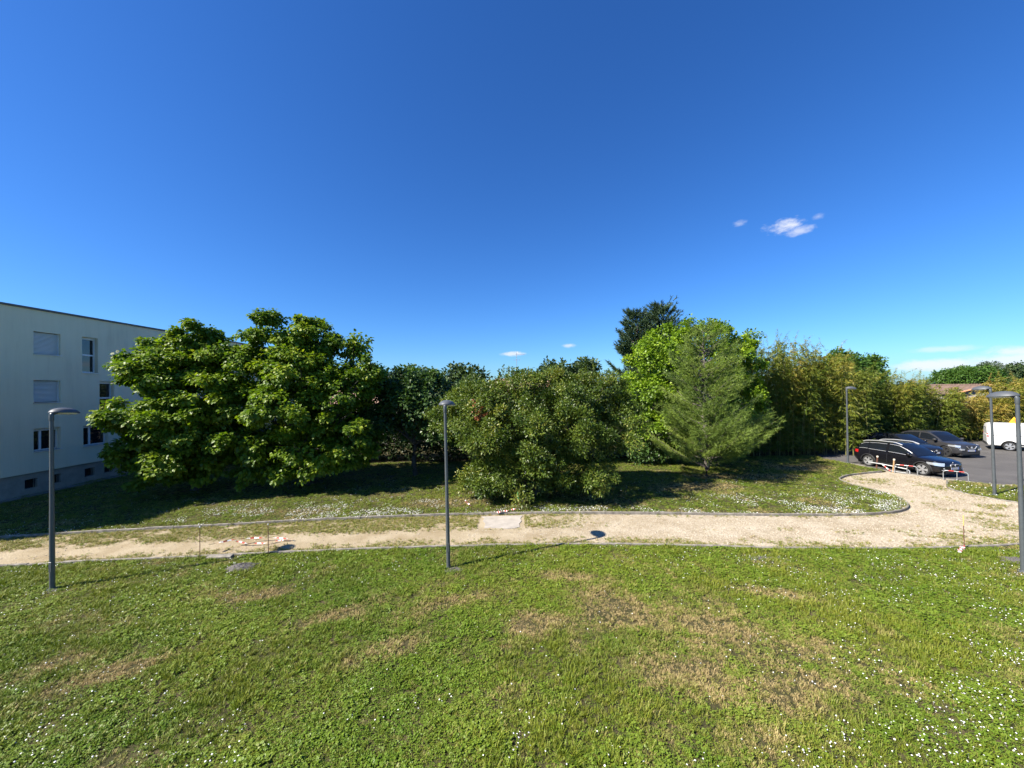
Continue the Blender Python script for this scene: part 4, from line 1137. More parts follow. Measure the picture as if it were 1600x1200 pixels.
    for a in ax:
        for sgn in (-1, 1):
            if w0 is None:
                wh = w0 = make_wheel(root, r, 0.23, rim_mat)
            else:
                wh = copy_tree(w0, root)
            wh.location = (a, sgn * (W - 0.125), r)
            wh.rotation_euler = (0, random.uniform(0, 1.2), 0 if sgn < 0 else math.pi)
            t = MB()
            pts = [(a + math.cos(q) * r * 1.18, sgn * (side_y(a + math.cos(q) * r * 1.18, max(0.3, r + math.sin(q) * r * 1.18)) + 0.004), r + math.sin(q) * r * 1.18) for q in np.linspace(-0.12, math.pi + 0.12, 17)]
            t.tube(pts, 0.028, seg=6)
            if s.get('arch_trim', True):
                t.build('arch_trim', M_plastic, body, recalc=False, smooth=60)
    for sgn in (-1, 1):
        t = MB(); xs = np.linspace(ax[0] + r * 1.2, ax[1] - r * 1.2, 8)
        t.grid([[(x, sgn * (side_y(x, z) + 0.008), z) for z in (g(2, 0) + 0.03, g(2, 0) + 0.10, g(2, 0) + 0.15)] for x in xs])
        t.build('sill', M_plastic, body, recalc=False)
    MB().box(((ax[0] + ax[1]) / 2, 0, g(2, 0) + 0.02), (ax[1] - ax[0] + 1.5, 2 * W - 0.5, 0.16)).build('underbody', M_plastic, root)
    xf = s['body'][-1][0]
    # head and tail lamps follow the body side
    for sgn in (-1, 1):
        (x0, x1, z0, z1) = s['headlamp']
        xs = np.linspace(x0, x1, 7)
        MB().grid([[(x + 0.012, sgn * (side_y(x, z) + 0.012), z) for z in np.linspace(z0 + (z1 - z0) * 0.35 * (x1 - x) / (x1 - x0), z1, 4)] for x in xs]).build('headlight', M_lampglass, root, recalc=False, smooth=60)
        (x0, x1, z0, z1) = s['taillamp']
        MB().grid([[(x, sgn * (side_y(x, z) + 0.012), z) for z in np.linspace(z0, z1, 4)] for x in np.linspace(x0, x1, 5)]).build('tail_light', M_red, root, recalc=False, smooth=60)
        hx = s.get('front_lamp')
        if hx:
            MB().box((xf + 0.004, sgn * hx[0], hx[1]), (0.05, hx[2], hx[3]), bevel=0.015).build('headlight', M_lampglass, root, smooth=40)
        # door mirror
        mx = s['mirror']
        mm = MB(); yb = cg(2, mx) + 0.02
        mm.lathe([(0.01, -0.085), (0.075, -0.075), (0.09, -0.02), (0.088, 0.05), (0.055, 0.10), (0.01, 0.108)], seg=14, axis='x', c=(mx, sgn * (yb + 0.12), belt(mx) + 0.11))
        mm.box((mx, sgn * (yb + 0.03), belt(mx) + 0.05), (0.07, 0.14, 0.035))
        mm.build('door_mirror', s.get('mirror_mat', paint), root, smooth=60)
        # door seams and handles
        for dx in s['doors']:
            t = MB(); t.tube([(dx, sgn * (side_y(dx, z) + 0.001), z) for z in np.linspace(g(2, dx) + 0.18, belt(dx) - 0.05, 7)], 0.006, seg=4)
            t.build('door_seam', M_plastic, body, recalc=False)
            MB().box((dx + 0.13, sgn * (side_y(dx + 0.13, belt(dx) - 0.16) + 0.015), belt(dx) - 0.15), (0.19, 0.025, 0.028), bevel=0.008).build('door_handle', paint, body)
    z = s['plate_z']
    pl = MB().box((xf + 0.028, 0, z), (0.016, 0.52, 0.11)).build('number_plate', M_plate, root)
    bb = MB(); bb.box((xf + 0.0385, -0.24, z), (0.004, 0.04, 0.106)); bb.box((xf + 0.0385, 0.24, z), (0.004, 0.04, 0.106)); bb.build('plate_band', M_blueband, pl)
    lw = MB(); lw.grid([[(xf - 0.02 + 0.03 * (1 - (y / 0.75) ** 2), y, zz) for zz in (s['bumper_z'], s['bumper_z'] + 0.16)] for y in np.linspace(-0.62, 0.62, 7)])
    lw.build('lower_grille', M_plastic, root, recalc=False)
    return root, xf, belt, side_y, top_pt
def rbox(mb, c, w, h, d=0.03, n=6, r=0.35):
    """rounded upright plate facing forward (local x)"""
    pts = []
    rad = min(w, h) * r
    for cx_, cz_, a0 in ((w / 2 - rad, h / 2 - rad, 0), (-w / 2 + rad, h / 2 - rad, 90), (-w / 2 + rad, -h / 2 + rad, 180), (w / 2 - rad, -h / 2 + rad, 270)):
        for k in range(n):
            a = R(a0 + 90 * k / (n - 1)); pts.append((cx_ + rad * math.cos(a), cz_ + rad * math.sin(a)))
    m = len(pts)
    mb.add([(c[0] + d, c[1] + y, c[2] + z) for y, z in pts] + [(c[0] - d, c[1] + y, c[2] + z) for y, z in pts], [tuple(range(m))] + [(i, (i + 1) % m, m + (i + 1) % m, m + i) for i in range(m)])
HEAD = R(-77.8)
SUV = dict(half=0.91, wheel_r=0.345, axles=(-1.30, 1.37), arch_trim=True,
           body=[(-2.20, 0.62, 0.48, 0.98), (-2.15, 0.78, 0.36, 1.02), (-1.95, 0.88, 0.27, 1.05), (-1.4, 0.91, 0.24, 1.06), (0.0, 0.91, 0.23, 1.02), (0.9, 0.91, 0.23, 0.985), (1.4, 0.90, 0.24, 0.95), (1.85, 0.86, 0.25, 0.87), (2.08, 0.76, 0.27, 0.80), (2.19, 0.62, 0.32, 0.72), (2.23, 0.48, 0.40, 0.64)],
           cabin=[(-2.10, 1.06, 0.80, 0.60), (-1.85, 1.32, 0.85, 0.66), (-1.55, 1.50, 0.86, 0.68), (-0.9, 1.555, 0.87, 0.69), (-0.1, 1.565, 0.87, 0.69), (0.25, 1.53, 0.87, 0.68), (0.65, 1.32, 0.87, 0.72), (1.12, 0.99, 0.85, 0.78)],
           side_glass=[(-1.80, -1.33, 0.16, 0.84, True), (-1.27, -0.36, 0.12, 0.86, True), (-0.22, 0.88, 0.12, 0.86, True)], screen=(0.32, 1.09), rear_glass=(-2.05, -1.62),
           headlamp=(1.55, 2.17, 0.62, 0.79), taillamp=(-2.16, -1.86, 0.80, 0.97), mirror=0.82, doors=(-0.30, -1.22), plate_z=0.50, bumper_z=0.26)
c1, xf, belt, sy, tp = car('black_suv', (23.20, 22.85, 0.012), HEAD, 'black estate-style off-road car with silver roof rails and bright alloy wheels', 'car', SUV, M_black, M_alloy, 'cars parked in the car park')
for sgn in (-1, 1):
    t = MB(); t.tube([(x, sgn * 0.655, np.interp(x, [-1.7, -1.5, -0.9, 0.0, 0.35], [1.50, 1.575, 1.63, 1.635, 1.52])) for x in np.linspace(-1.7, 0.35, 14)], 0.032, seg=7)
    t.build('roof_rail', M_chrome, c1, recalc=False, smooth=60)
    k = MB(); rbox(k, (xf - 0.005, sgn * 0.16, 0.64), 0.27, 0.155, 0.03); kr = k.build('grille', M_chrome, c1, smooth=30)
    k = MB(); rbox(k, (xf + 0.004, sgn * 0.16, 0.64), 0.235, 0.12, 0.03); k.build('grille_slots', M_plastic, kr, smooth=30)
    f = MB(); f.box((2.16, sgn * 0.64, 0.42), (0.05, 0.24, 0.022), bevel=0.006); f.build('bumper_trim', M_chrome, c1)
    f = MB(); f.lathe([(0.05, 2.15), (0.05, 2.185), (0.01, 2.19)], seg=14, axis='x', c=(0, sgn * 0.62, 0.50)); f.build('fog_light', M_lampglass, c1, smooth=40)
MB().lathe([(0.042, 0), (0.042, 0.012), (0.005, 0.016)], seg=16, axis='x', c=(2.165, 0, 0.785)).build('badge', M_plate, c1, smooth=30)
MB().box((-2.185, 0, 0.62), (0.02, 0.5, 0.11)).build('number_plate', M_plate, c1)
HATCH = dict(SUV, half=0.90, wheel_r=0.335, axles=(-1.28, 1.30), arch_trim=False,
             body=[(-2.12, 0.60, 0.48, 0.95), (-2.05, 0.78, 0.36, 0.99), (-1.8, 0.88, 0.25, 1.02), (0.0, 0.90, 0.2, 0.97), (0.9, 0.90, 0.2, 0.94), (1.4, 0.88, 0.21, 0.90), (1.8, 0.83, 0.22, 0.82), (2.03, 0.72, 0.25, 0.74), (2.13, 0.55, 0.3, 0.66)],
             cabin=[(-2.0, 1.02, 0.80, 0.58), (-1.6, 1.36, 0.84, 0.64), (-1.0, 1.47, 0.86, 0.66), (-0.2, 1.49, 0.86, 0.67), (0.2, 1.45, 0.86, 0.66), (0.7, 1.20, 0.86, 0.71), (1.15, 0.95, 0.84, 0.76)],
             side_glass=[(-1.70, -1.30, 0.16, 0.82, False), (-1.22, -0.34, 0.12, 0.86, False), (-0.22, 0.85, 0.12, 0.86, False)], screen=(0.27, 1.12), rear_glass=(-1.95, -1.45),
             headlamp=(1.45, 2.08, 0.58, 0.72), taillamp=(-2.08, -1.8, 0.78, 0.93), mirror=0.8, plate_z=0.46)
c2, xf, *_ = car('dark_hatchback', (27.75, 27.6, 0.012), R(-83), 'dark low hatchback half hidden between the black and the grey car', 'car', HATCH, M_navy, M_darkalloy, 'cars parked in the car park')
k = MB(); rbox(k, (xf - 0.01, 0, 0.58), 0.7, 0.13, 0.03); k.build('grille', M_plastic, c2)
MB().lathe([(0.06, 0), (0.06, 0.02), (0.005, 0.024)], seg=16, axis='x', c=(xf + 0.02, 0, 0.60)).build('badge', M_chrome, c2, smooth=30)
CROSS = dict(SUV, half=0.90, wheel_r=0.36, axles=(-1.28, 1.32), arch_trim=True,
             body=[(-2.08, 0.62, 0.5, 1.0), (-2.0, 0.80, 0.38, 1.04), (-1.75, 0.89, 0.28, 1.08), (0.0, 0.90, 0.24, 1.03), (0.9, 0.90, 0.24, 1.01), (1.4, 0.90, 0.25, 0.99), (1.8, 0.87, 0.26, 0.92), (2.0, 0.78, 0.28, 0.86), (2.09, 0.66, 0.33, 0.79), (2.12, 0.5, 0.4, 0.72)],
             cabin=[(-2.0, 1.08, 0.82, 0.6), (-1.7, 1.36, 0.85, 0.64), (-1.2, 1.52, 0.86, 0.67), (-0.3, 1.59, 0.87, 0.68), (0.2, 1.555, 0.87, 0.68), (0.65, 1.32, 0.87, 0.72), (1.1, 1.01, 0.85, 0.78)],
             side_glass=[(-1.45, -0.36, 0.14, 0.84, False), (-0.26, 0.86, 0.12, 0.86, False)], screen=(0.27, 1.07), rear_glass=(-1.95, -1.55),
             headlamp=(1.50, 2.06, 0.72, 0.86), taillamp=(-2.04, -1.75, 0.85, 1.0), mirror=0.82, doors=(-0.30,), plate_z=0.52, bumper_z=0.27, front_lamp=(0.58, 0.58, 0.2, 0.12), mirror_mat=M_plastic)
c3, xf, *_ = car('grey_crossover', (30.55, 27.85, 0.012), R(-88), 'grey metallic crossover with dark wheels beneath the bamboo, nearest the white van', 'car', CROSS, M_grey, M_darkalloy, 'cars parked in the car park')
k = MB(); rbox(k, (xf - 0.005, 0, 0.70), 0.62, 0.20, 0.03); gr = k.build('grille', M_plastic, c3)
v = MB(); v.tube([(xf + 0.035, -0.34, 0.80), (xf + 0.04, -0.20, 0.63), (xf + 0.042, 0, 0.615), (xf + 0.04, 0.20, 0.63), (xf + 0.035, 0.34, 0.80)], 0.022, seg=7); v.build('grille_trim', M_chrome, gr, recalc=False, smooth=60)
MB().lathe([(0.065, 0), (0.065, 0.02), (0.045, 0.026), (0.005, 0.024)], seg=18, axis='x', c=(xf + 0.028, 0, 0.72)).build('badge', M_chrome, c3, smooth=30)
for sgn in (-1, 1):
    MB().lathe([(0.08, 0), (0.085, 0.02), (0.06, 0.035), (0.01, 0.04)], seg=16, axis='x', c=(2.05, sgn * 0.66, 0.60)).build('headlight', M_lampglass, c3, smooth=50)
VAN = dict(SUV, half=0.95, wheel_r=0.33, axles=(-1.45, 1.55), arch_trim=True,
           body=[(-2.50, 0.90, 0.42, 1.10), (-2.44, 0.94, 0.34, 1.10), (-1.5, 0.95, 0.30, 1.10), (0.8, 0.95, 0.30, 1.08), (1.5, 0.94, 0.30, 1.04), (2.0, 0.90, 0.30, 0.96), (2.3, 0.80, 0.32, 0.84), (2.45, 0.62, 0.38, 0.70)],
           cabin=[(-2.48, 1.62, 0.88, 0.70), (-2.44, 1.80, 0.90, 0.76), (-2.36, 1.90, 0.912, 0.80), (-2.2, 1.945, 0.915, 0.82), (-1.0, 1.95, 0.92, 0.83), (0.4, 1.95, 0.92, 0.82), (0.8, 1.88, 0.92, 0.80), (1.2, 1.58, 0.91, 0.80), (1.85, 1.02, 0.88, 0.80)],
           side_glass=[(0.35, 1.45, 0.10, 0.80, False)], screen=(0.9, 1.82), rear_glass=None, headlamp=(1.85, 2.38, 0.66, 0.84), taillamp=(-2.49, -2.40, 0.95, 1.25), mirror=1.3, doors=(0.25, -0.95), plate_z=0.46, bumper_z=0.3, mirror_mat=M_plastic)
van, xf, belt, sy, tp = car('white_van', (38.1, 27.85, 0.012), R(-45), 'white panel van with a steel wheel parked side-on in front of the bamboo', 'van', VAN, M_white, M_alloy)
for sgn in (-1, 1):
    b = MB(); b.grid([[(x, sgn * (0.955 if x > -2.4 else 0.93), z) for z in (0.42, 0.50)] for x in np.linspace(-1.05, 1.1, 6)]); b.build('side_moulding', M_plastic, van, recalc=False)
    d = MB(); d.tube([(x, sgn * 0.962, 1.13) for x in np.linspace(-2.3, -0.4, 6)], 0.007, seg=4); d.build('slide_rail', M_plastic, van, recalc=False)
for sgn in (-1, 1):
    for xx in (-2.05, -0.45):
        d = MB(); d.tube([(xx, sgn * (0.957 if z < 1.1 else 0.957 - 0.118 * ((z - 1.1) / 0.83) ** 1.25), z) for z in np.linspace(0.5, 1.86, 9)], 0.006, seg=4); d.build('panel_seam', M_plastic, van, recalc=False)
    d = MB(); d.box((-1.75, sgn * 0.931, 1.45), (0.42, 0.012, 0.06)); d.build('faded_marking', mat_simple('faded_marking', (0.55, 0.55, 0.55), rough=0.6), van)
r = MB(); r.box((-2.51, 0, 0.46), (0.09, 1.8, 0.17), bevel=0.02); r.build('rear_bumper', M_plastic, van)
M_yellow = mat_simple('warning_yellow', (0.78, 0.40, 0.02), rough=0.45)
M_wred = mat_simple('warning_red', (0.5, 0.03, 0.02), rough=0.5)
sg = empty('warning_triangle', (37.3, 28.6, 1.985), R(-45)); tag(sg, 'yellow triangular warning sign standing on the roof of the white van', 'sign')
def tri(mb, s, y0, y1, z0):
    q = [(-s / 2, z0), (s / 2, z0), (0, z0 + s * 0.87)]
    mb.add([(x, y0, z) for x, z in q] + [(x, y1, z) for x, z in q], [(0, 1, 2), (3, 4, 5), (0, 1, 4, 3), (1, 2, 5, 4), (2, 0, 3, 5)])
t = MB(); tri(t, 0.52, -0.03, 0.03, 0.03); t.build('plate', M_yellow, sg)
t = MB()
for y in (-0.036, 0.036):
    tri(t, 0.27, y - 0.003, y + 0.003, 0.11)
t.build('inner_panel', mat_simple('warning_amber', (0.60, 0.22, 0.02), rough=0.5), sg)
t = MB(); t.box((-0.20, 0, 0.015), (0.06, 0.2, 0.03)); t.box((0.20, 0, 0.015), (0.06, 0.2, 0.03)); t.build('foot', M_plastic, sg)

# ------------------------------------------------------------------ barriers, stakes, tape by the path and the car park
M_galv = mat_simple('galvanised_steel', (0.40, 0.41, 0.41), rough=0.38, metal=0.5)
M_bandred = mat_simple('red_band', (0.50, 0.045, 0.035), rough=0.4)
M_bandwhite = mat_simple('white_band', (0.75, 0.74, 0.72), rough=0.4)
def hoop(loc, rz, label, w=0.95, h=0.5):
    root = empty('hoop_barrier', loc, rz); tag(root, label, 'barrier', 'hoop barriers at the car park kerb')
    rr_ = 0.13
    arc = lambda cx_, a0, a1: [(cx_ + rr_ * math.cos(a), 0, h - rr_ + rr_ * math.sin(a)) for a in np.linspace(a0, a1, 6)]
    pts = [(-w / 2, 0, -0.05)] + arc(-w / 2 + rr_, math.pi, math.pi / 2) + arc(w / 2 - rr_, math.pi / 2, 0) + [(w / 2, 0, -0.05)]
    MB().tube(pts, 0.020, seg=9).build('hoop', M_galv, root, smooth=60, recalc=False)
    MB().tube([(0.05, 0.0, h - 0.03), (0.05, 0.02, -0.05)], 0.018, seg=8).build('middle_post', M_galv, root, smooth=60, recalc=False)
    for a, b in ((-0.24, -0.06), (0.12, 0.30)):
        MB().tube([(a, 0, h), (b, 0, h)], 0.0235, seg=10).build('red_band', M_bandred, root, smooth=60)
    return root
hoop((22.08, 21.68, 0.0), R(-52), 'hoop barrier with red bands beside the front wheel of the black car', w=0.9, h=0.5)
hoop((22.92, 19.98, 0.02), R(-48), 'hoop barrier with red bands standing free at the kerb ahead of the black car', w=0.85, h=0.5)
fb = empty('fallen_barrier', (21.75, 22.55, 0.05), R(-64)); tag(fb, 'toppled steel barrier with a red and white striped end beside the black car', 'barrier')
MB().tube([(-0.75, 0, 0.36), (-0.1, 0, 0.34), (0.95, 0, 0.24)], 0.035, seg=9).build('rail', M_galv, fb, smooth=60, recalc=False)
MB().tube([(0.95, 0, 0.24), (1.05, 0, 0.15), (1.06, 0, -0.03)], 0.03, seg=8).build('bent_leg', M_galv, fb, smooth=60, recalc=False)
for k in range(4):
    a, b = Vector((-0.1, -0.04, 0.33)), Vector((0.28, -0.12, 0.02))
    MB().tube([a + (b - a) * (k / 4), a + (b - a) * ((k + 0.98) / 4)], 0.028, seg=8).build('striped_leg', M_bandred if k % 2 else M_bandwhite, fb, smooth=60)
MB().tube([(0.28, -0.12, 0.03), (0.95, -0.10, 0.03)], 0.022, seg=8).build('ground_bar', M_galv, fb, smooth=60)
M_wood = mat_simple('stake_wood', (0.42, 0.26, 0.13), rough=0.8, noise=0.3, nscale=12)
M_rust = mat_simple('rusty_rod', (0.13, 0.055, 0.035), rough=0.8, noise=0.3, nscale=20)
M_pale = mat_simple('pale_cap', (0.62, 0.55, 0.42), rough=0.7)
M_green = mat_simple('green_cap', (0.10, 0.34, 0.14), rough=0.5)
M_yellowcap = mat_simple('ochre_cap', (0.60, 0.40, 0.14), rough=0.6)
for (x, y, h, mt, cp, lab) in ((21.62, 22.95, 0.78, M_rust, M_pale, 'reddish wooden stake with a pale top by the rear door of the black car'),
                               (21.82, 22.15, 0.74, M_wood, M_pale, 'ochre wooden stake by the front door of the black car')):
    st = empty('wooden_stake', (x, y, 0.0)); tag(st, lab, 'stake', 'stakes beside the black car'); st.rotation_euler = (R(2), R(5), 0)
    MB().box((0, 0, h / 2 - 0.05), (0.05, 0.05, h + 0.02), bevel=0.006).build('post', mt, st)
    MB().lathe([(0.04, h - 0.04), (0.055, h + 0.0), (0.05, h + 0.05), (0.01, h + 0.06)], seg=10).build('cap', cp, st, smooth=50)
for (x, y, h, cp, lx, lab) in ((-9.94, 12.18, 1.02, M_bandwhite, 0.2, 'thin rusty rod next to the tangle of striped tape, nearer the white building'),
                               (-7.93, 12.42, 0.98, M_bandwhite, -0.3, 'thin rusty rod beyond the striped tape, at the kerb'),
                               (13.92, 11.96, 1.02, M_yellowcap, 0.0, 'thin rod with an ochre top at the gravel fork'),
                               (0.22, 16.20, 0.86, M_green, -4.0, 'leaning rod with a green top in front of the huge bush')):
    st = empty('marker_rod', (x, y, 0.0)); tag(st, lab, 'rod', 'marker rods along the path'); st.rotation_euler = (0, R(lx), 0)
    long_cap = cp in (M_green, M_yellowcap)
    MB().tube([(0, 0, -0.1), (0, 0, h)], 0.0105, seg=7).build('rod', M_rust, st, smooth=60)
    MB().lathe([(0.013, h - (0.30 if long_cap else 0.03)), (0.02 if not long_cap else 0.016, h - 0.01), (0.012, h + 0.02), (0.002, h + 0.022)], seg=8).build('cap', cp, st, smooth=50)
def tape(pts, label, wd=0.07, seed=1):
    """a slack ribbon of barrier tape, red and white blocks, twisting"""
    root = empty('barrier_tape', pts[0]); tag(root, label, 'tape', 'striped barrier tape on the ground')
    rs = random.Random(seed)
    P = [Vector(p) - Vector(pts[0]) for p in pts]
    path = []
    for i in range(len(P) - 1):
        for k in range(10):
            path.append(P[i].lerp(P[i + 1], k / 10) + Vector((rs.uniform(-.012, .012), rs.uniform(-.012, .012), abs(rs.uniform(0, .012)))))
    path.append(P[-1])
    meshes = {0: MB(), 1: MB()}
    for i in range(len(path) - 1):
        a, b = path[i], path[i + 1]
        tw0, tw1 = math.sin(i * 0.5 + seed), math.sin((i + 1) * 0.5 + seed)
        d = (b - a).normalized(); sx_ = d.cross(Vector((0, 0, 1)));
        if sx_.length < 0.01: sx_ = Vector((1, 0, 0))
        sx_.normalize()
        o0 = (sx_ * (0.75 + 0.25 * tw0) + Vector((0, 0, 0.55 * tw0))) * wd / 2; o1 = (sx_ * (0.75 + 0.25 * tw1) + Vector((0, 0, 0.55 * tw1))) * wd / 2
        meshes[(i // 2) % 2].add([a - o0, a + o0, b + o1, b - o1], [(0, 1, 2, 3)])
    for k, m in meshes.items():
        m.build('red_stripe' if k else 'white_stripe', M_bandred if k else M_bandwhite, root, recalc=False)
    return root
tape([(-9.93, 12.55, 0.30), (-9.6, 13.1, 0.24), (-9.1, 13.5, 0.14), (-8.4, 13.6, 0.09), (-7.75, 13.5, 0.07)], 'red and white barrier tape sagging across the path by the rusty rods', seed=1)
tape([(-9.6, 13.15, 0.20), (-9.1, 13.15, 0.08), (-8.6, 13.2, 0.06), (-8.15, 13.45, 0.06), (-7.9, 13.5, 0.05)], 'lower loop of red and white tape lying on the sandy path', seed=2)
tape([(0.22, 16.18, 0.16), (-0.05, 16.1, 0.16), (-0.3, 16.0, 0.145), (-0.55, 15.93, 0.13), (-0.75, 15.86, 0.12)], 'strip of striped tape tied to the green-topped rod by the pale slab', wd=0.10, seed=3)
tape([(13.9, 11.95, 0.10), (13.7, 11.85, 0.07), (13.5, 11.72, 0.06), (13.35, 11.6, 0.06)], 'crumpled pink and white tape at the foot of the ochre-topped rod', wd=0.11, seed=4)
tape([(-2.2, 17.3, 0.22), (-2.05, 17.0, 0.18), (-1.85, 16.75, 0.14)], 'short scrap of tape caught in the grass by the edge of the bush', wd=0.09, seed=5)
# pale concrete slab let into the path
sl = [(-1.34, 15.72), (-1.2, 15.5), (-1.24, 15.2), (-1.12, 14.9), (-1.14, 14.45), (-0.7, 14.42), (-0.3, 14.33), (0.02, 14.36), (0.2, 14.5), (0.18, 14.85), (0.28, 15.1), (0.24, 15.4), (0.34, 15.78), (-0.5, 15.76)]
tag(MB().slab(sl, -0.1, 0.018).build('concrete_slab', mat_simple('pale_concrete', (0.36, 0.325, 0.285), rough=0.9, noise=0.18, nscale=3, bump=0.2, bscale=30)), 'pale ragged concrete slab let into the path before the huge bush', 'slab')
# heaps of dark chippings on the lawn
M_chip = mat_simple('dark_chippings', (0.11, 0.10, 0.095), rough=0.95, noise=0.5, nscale=40, bump=1.0, bscale=70)
def mound(loc, rx, ry, h, label, rz=0.0, seed=1):
    rows = []
    for i in range(13):
        q = i / 12
        rows.append([(rx * q * (1 + 0.18 * math.sin(3 * a + seed) + 0.1 * math.sin(7 * a)) * math.cos(a), ry * q * (1 + 0.18 * math.sin(3 * a + seed)) * math.sin(a), h * (1 - q * q) ** 1.3 - 0.03 * q + random.uniform(-0.4, 0.4) * h * 0.5 * (1 - q)) for a in np.linspace(0, 2 * math.pi, 33)])
    o = MB().grid(rows).build('gravel_heap', M_chip, recalc=True)
    o.location = loc; o.rotation_euler = (0, 0, rz)
    tag(o, label, 'gravel heap', 'heaps of dark chippings')
mound((-8.15, 11.55, -0.015), 0.62, 0.36, 0.13, 'low heap of dark chippings beside the rusty rods', R(15))
mound((-12.45, 10.42, -0.015), 0.3, 0.2, 0.03, 'scuffed bare soil at the foot of the lamp before the building', 0, 6)
mound((14.6, 11.15, -0.015), 0.75, 0.3, 0.08, 'flat patch of dark chippings near the ochre-topped rod', R(-15), 2)
mound((-1.75, 11.2, -0.015), 0.45, 0.28, 0.05, 'small dark heap at the foot of the lamp before the bush', 0, 3)
mound((7.6, 11.6, -0.015), 1.0, 0.25, 0.04, 'thin bare streak of chippings along the low kerb', R(-5), 4)
bs = MB().box((0, 0, 0.03), (0.75, 0.16, 0.12), bevel=0.012).build('loose_kerb_block', M_kerb); bs.location = (-9.35, 12.24, -0.01); bs.rotation_euler = (R(8), 0, R(4))
tag(bs, 'loose tilted concrete block by the rusty rod and the chippings', 'kerb block')

# ------------------------------------------------------------------ grass, daisies, gravel
def scatter(name, P, rot, scl, pick, attrs, variants, kind='stuff', label=None):
    """many small tufts set out as instances of one object"""
    me = bpy.data.meshes.new(name)
    me.vertices.add(len(P)); me.vertices.foreach_set('co', np.ascontiguousarray(P, np.float32).ravel())
    def at(n, ty, dat, key='value'):
        a = me.attributes.new(n, ty, 'POINT'); a.data.foreach_set(key, np.ascontiguousarray(dat).ravel())
    at('rot', 'FLOAT_VECTOR', np.asarray(rot, np.float32), 'vector'); at('scl', 'FLOAT', np.asarray(scl, np.float32)); at('pick', 'INT', np.asarray(pick, np.int32))
    for k, v_ in attrs.items(): at(k, 'FLOAT', np.asarray(v_, np.float32))
    o = bpy.data.objects.new(name, me); COL.objects.link(o)
    ng = bpy.data.node_groups.new(name, 'GeometryNodeTree')
    ng.interface.new_socket('Geometry', in_out='INPUT', socket_type='NodeSocketGeometry'); ng.interface.new_socket('Geometry', in_out='OUTPUT', socket_type='NodeSocketGeometry')
    gi, go = ng.nodes.new('NodeGroupInput'), ng.nodes.new('NodeGroupOutput')
    jn = ng.nodes.new('GeometryNodeJoinGeometry')
    for v_ in variants:
        oi = ng.nodes.new('GeometryNodeObjectInfo'); oi.inputs['Object'].default_value = v_; oi.inputs['As Instance'].default_value = False
        g2 = ng.nodes.new('GeometryNodeGeometryToInstance')
        ng.links.new(oi.outputs['Geometry'], g2.inputs[0]); ng.links.new(g2.outputs[0], jn.inputs[0])
    def na(n, ty):
        x = ng.nodes.new('GeometryNodeInputNamedAttribute'); x.data_type = ty; x.inputs['Name'].default_value = n
        return x.outputs['Attribute']
    ip = ng.nodes.new('GeometryNodeInstanceOnPoints')
    ng.links.new(gi.outputs[0], ip.inputs['Points']); ng.links.new(jn.outputs[0], ip.inputs['Instance'])
    ip.inputs['Pick Instance'].default_value = True
    ng.links.new(na('pick', 'INT'), ip.inputs['Instance Index'])
    er = ng.nodes.new('FunctionNodeEulerToRotation')
    ng.links.new(na('rot', 'FLOAT_VECTOR'), er.inputs[0]); ng.links.new(er.outputs[0], ip.inputs['Rotation'])
    ng.links.new(na('scl', 'FLOAT'), ip.inputs['Scale'])
    ng.links.new(ip.outputs[0], go.inputs[0])
    md = o.modifiers.new('scatter', 'NODES'); md.node_group = ng
    o['kind'] = kind
    if label: o['label'] = label
    return o
def source(name, me):
    return bpy.data.objects.new(name, me)
M_blade = mat_blade('grass_blade', (0.122, 0.188, 0.011), (0.235, 0.255, 0.024), (0.42, 0.325, 0.145))
M_clover = mat_blade('clover_leaf', (0.100, 0.178, 0.012), (0.185, 0.25, 0.024), (0.29, 0.24, 0.08), rough=0.5)
def tuft_mesh(name, mat, n, hgt, wd, sprd, bend, seed):
    rg = random.Random(seed); V, F = [], []
    for i in range(n):
        a = rg.uniform(0, 6.28); q = rg.random() ** 0.5 * sprd
        x, y = q * math.cos(a), q * math.sin(a); b = rg.uniform(0, 6.28); h = hgt * rg.uniform(0.55, 1.15); l = bend * h * rg.uniform(0.3, 1.3)
        dx, dy = math.cos(b), math.sin(b); k = len(V); w_ = wd * rg.uniform(0.7, 1.2)
        V += [(x - dy * w_, y + dx * w_, 0), (x + dy * w_, y - dx * w_, 0), (x + dx * l * 0.35 + dy * w_ * 0.8, y + dy * l * 0.35 - dx * w_ * 0.8, h * 0.6), (x + dx * l * 0.35 - dy * w_ * 0.8, y + dy * l * 0.35 + dx * w_ * 0.8, h * 0.6), (x + dx * l, y + dy * l, h)]
        F += [(k, k + 1, k + 2, k + 3), (k + 3, k + 2, k + 4)]
    me = MB().add(V, F).mesh(name); me.materials.append(mat)
    return source(name, me)
def clover_mesh(name, mat, n, size, hgt, sprd, seed):
    rg = random.Random(seed); V, F = [], []
    for i in range(n):
        a = rg.uniform(0, 6.28); q = rg.random() ** 0.5 * sprd; x, y, z = q * math.cos(a), q * math.sin(a), hgt * rg.uniform(0.35, 1.1)
        b = rg.uniform(0, 6.28); s = size * rg.uniform(0.6, 1.15); tx, ty = rg.uniform(-.5, .5), rg.uniform(-.5, .5); k = len(V)
        pts = [(0, -0.5), (0.45, -0.1), (0.3, 0.5), (-0.3, 0.5), (-0.45, -0.1)]
        for u, v_ in pts:
            px, py = (u * math.cos(b) - v_ * math.sin(b)) * s, (u * math.sin(b) + v_ * math.cos(b)) * s
            V.append((x + px, y + py, z + px * tx + py * ty))
        F.append((k, k + 1, k + 2, k + 3, k + 4))
    me = MB().add(V, F).mesh(name); me.materials.append(mat)
    return source(name, me)
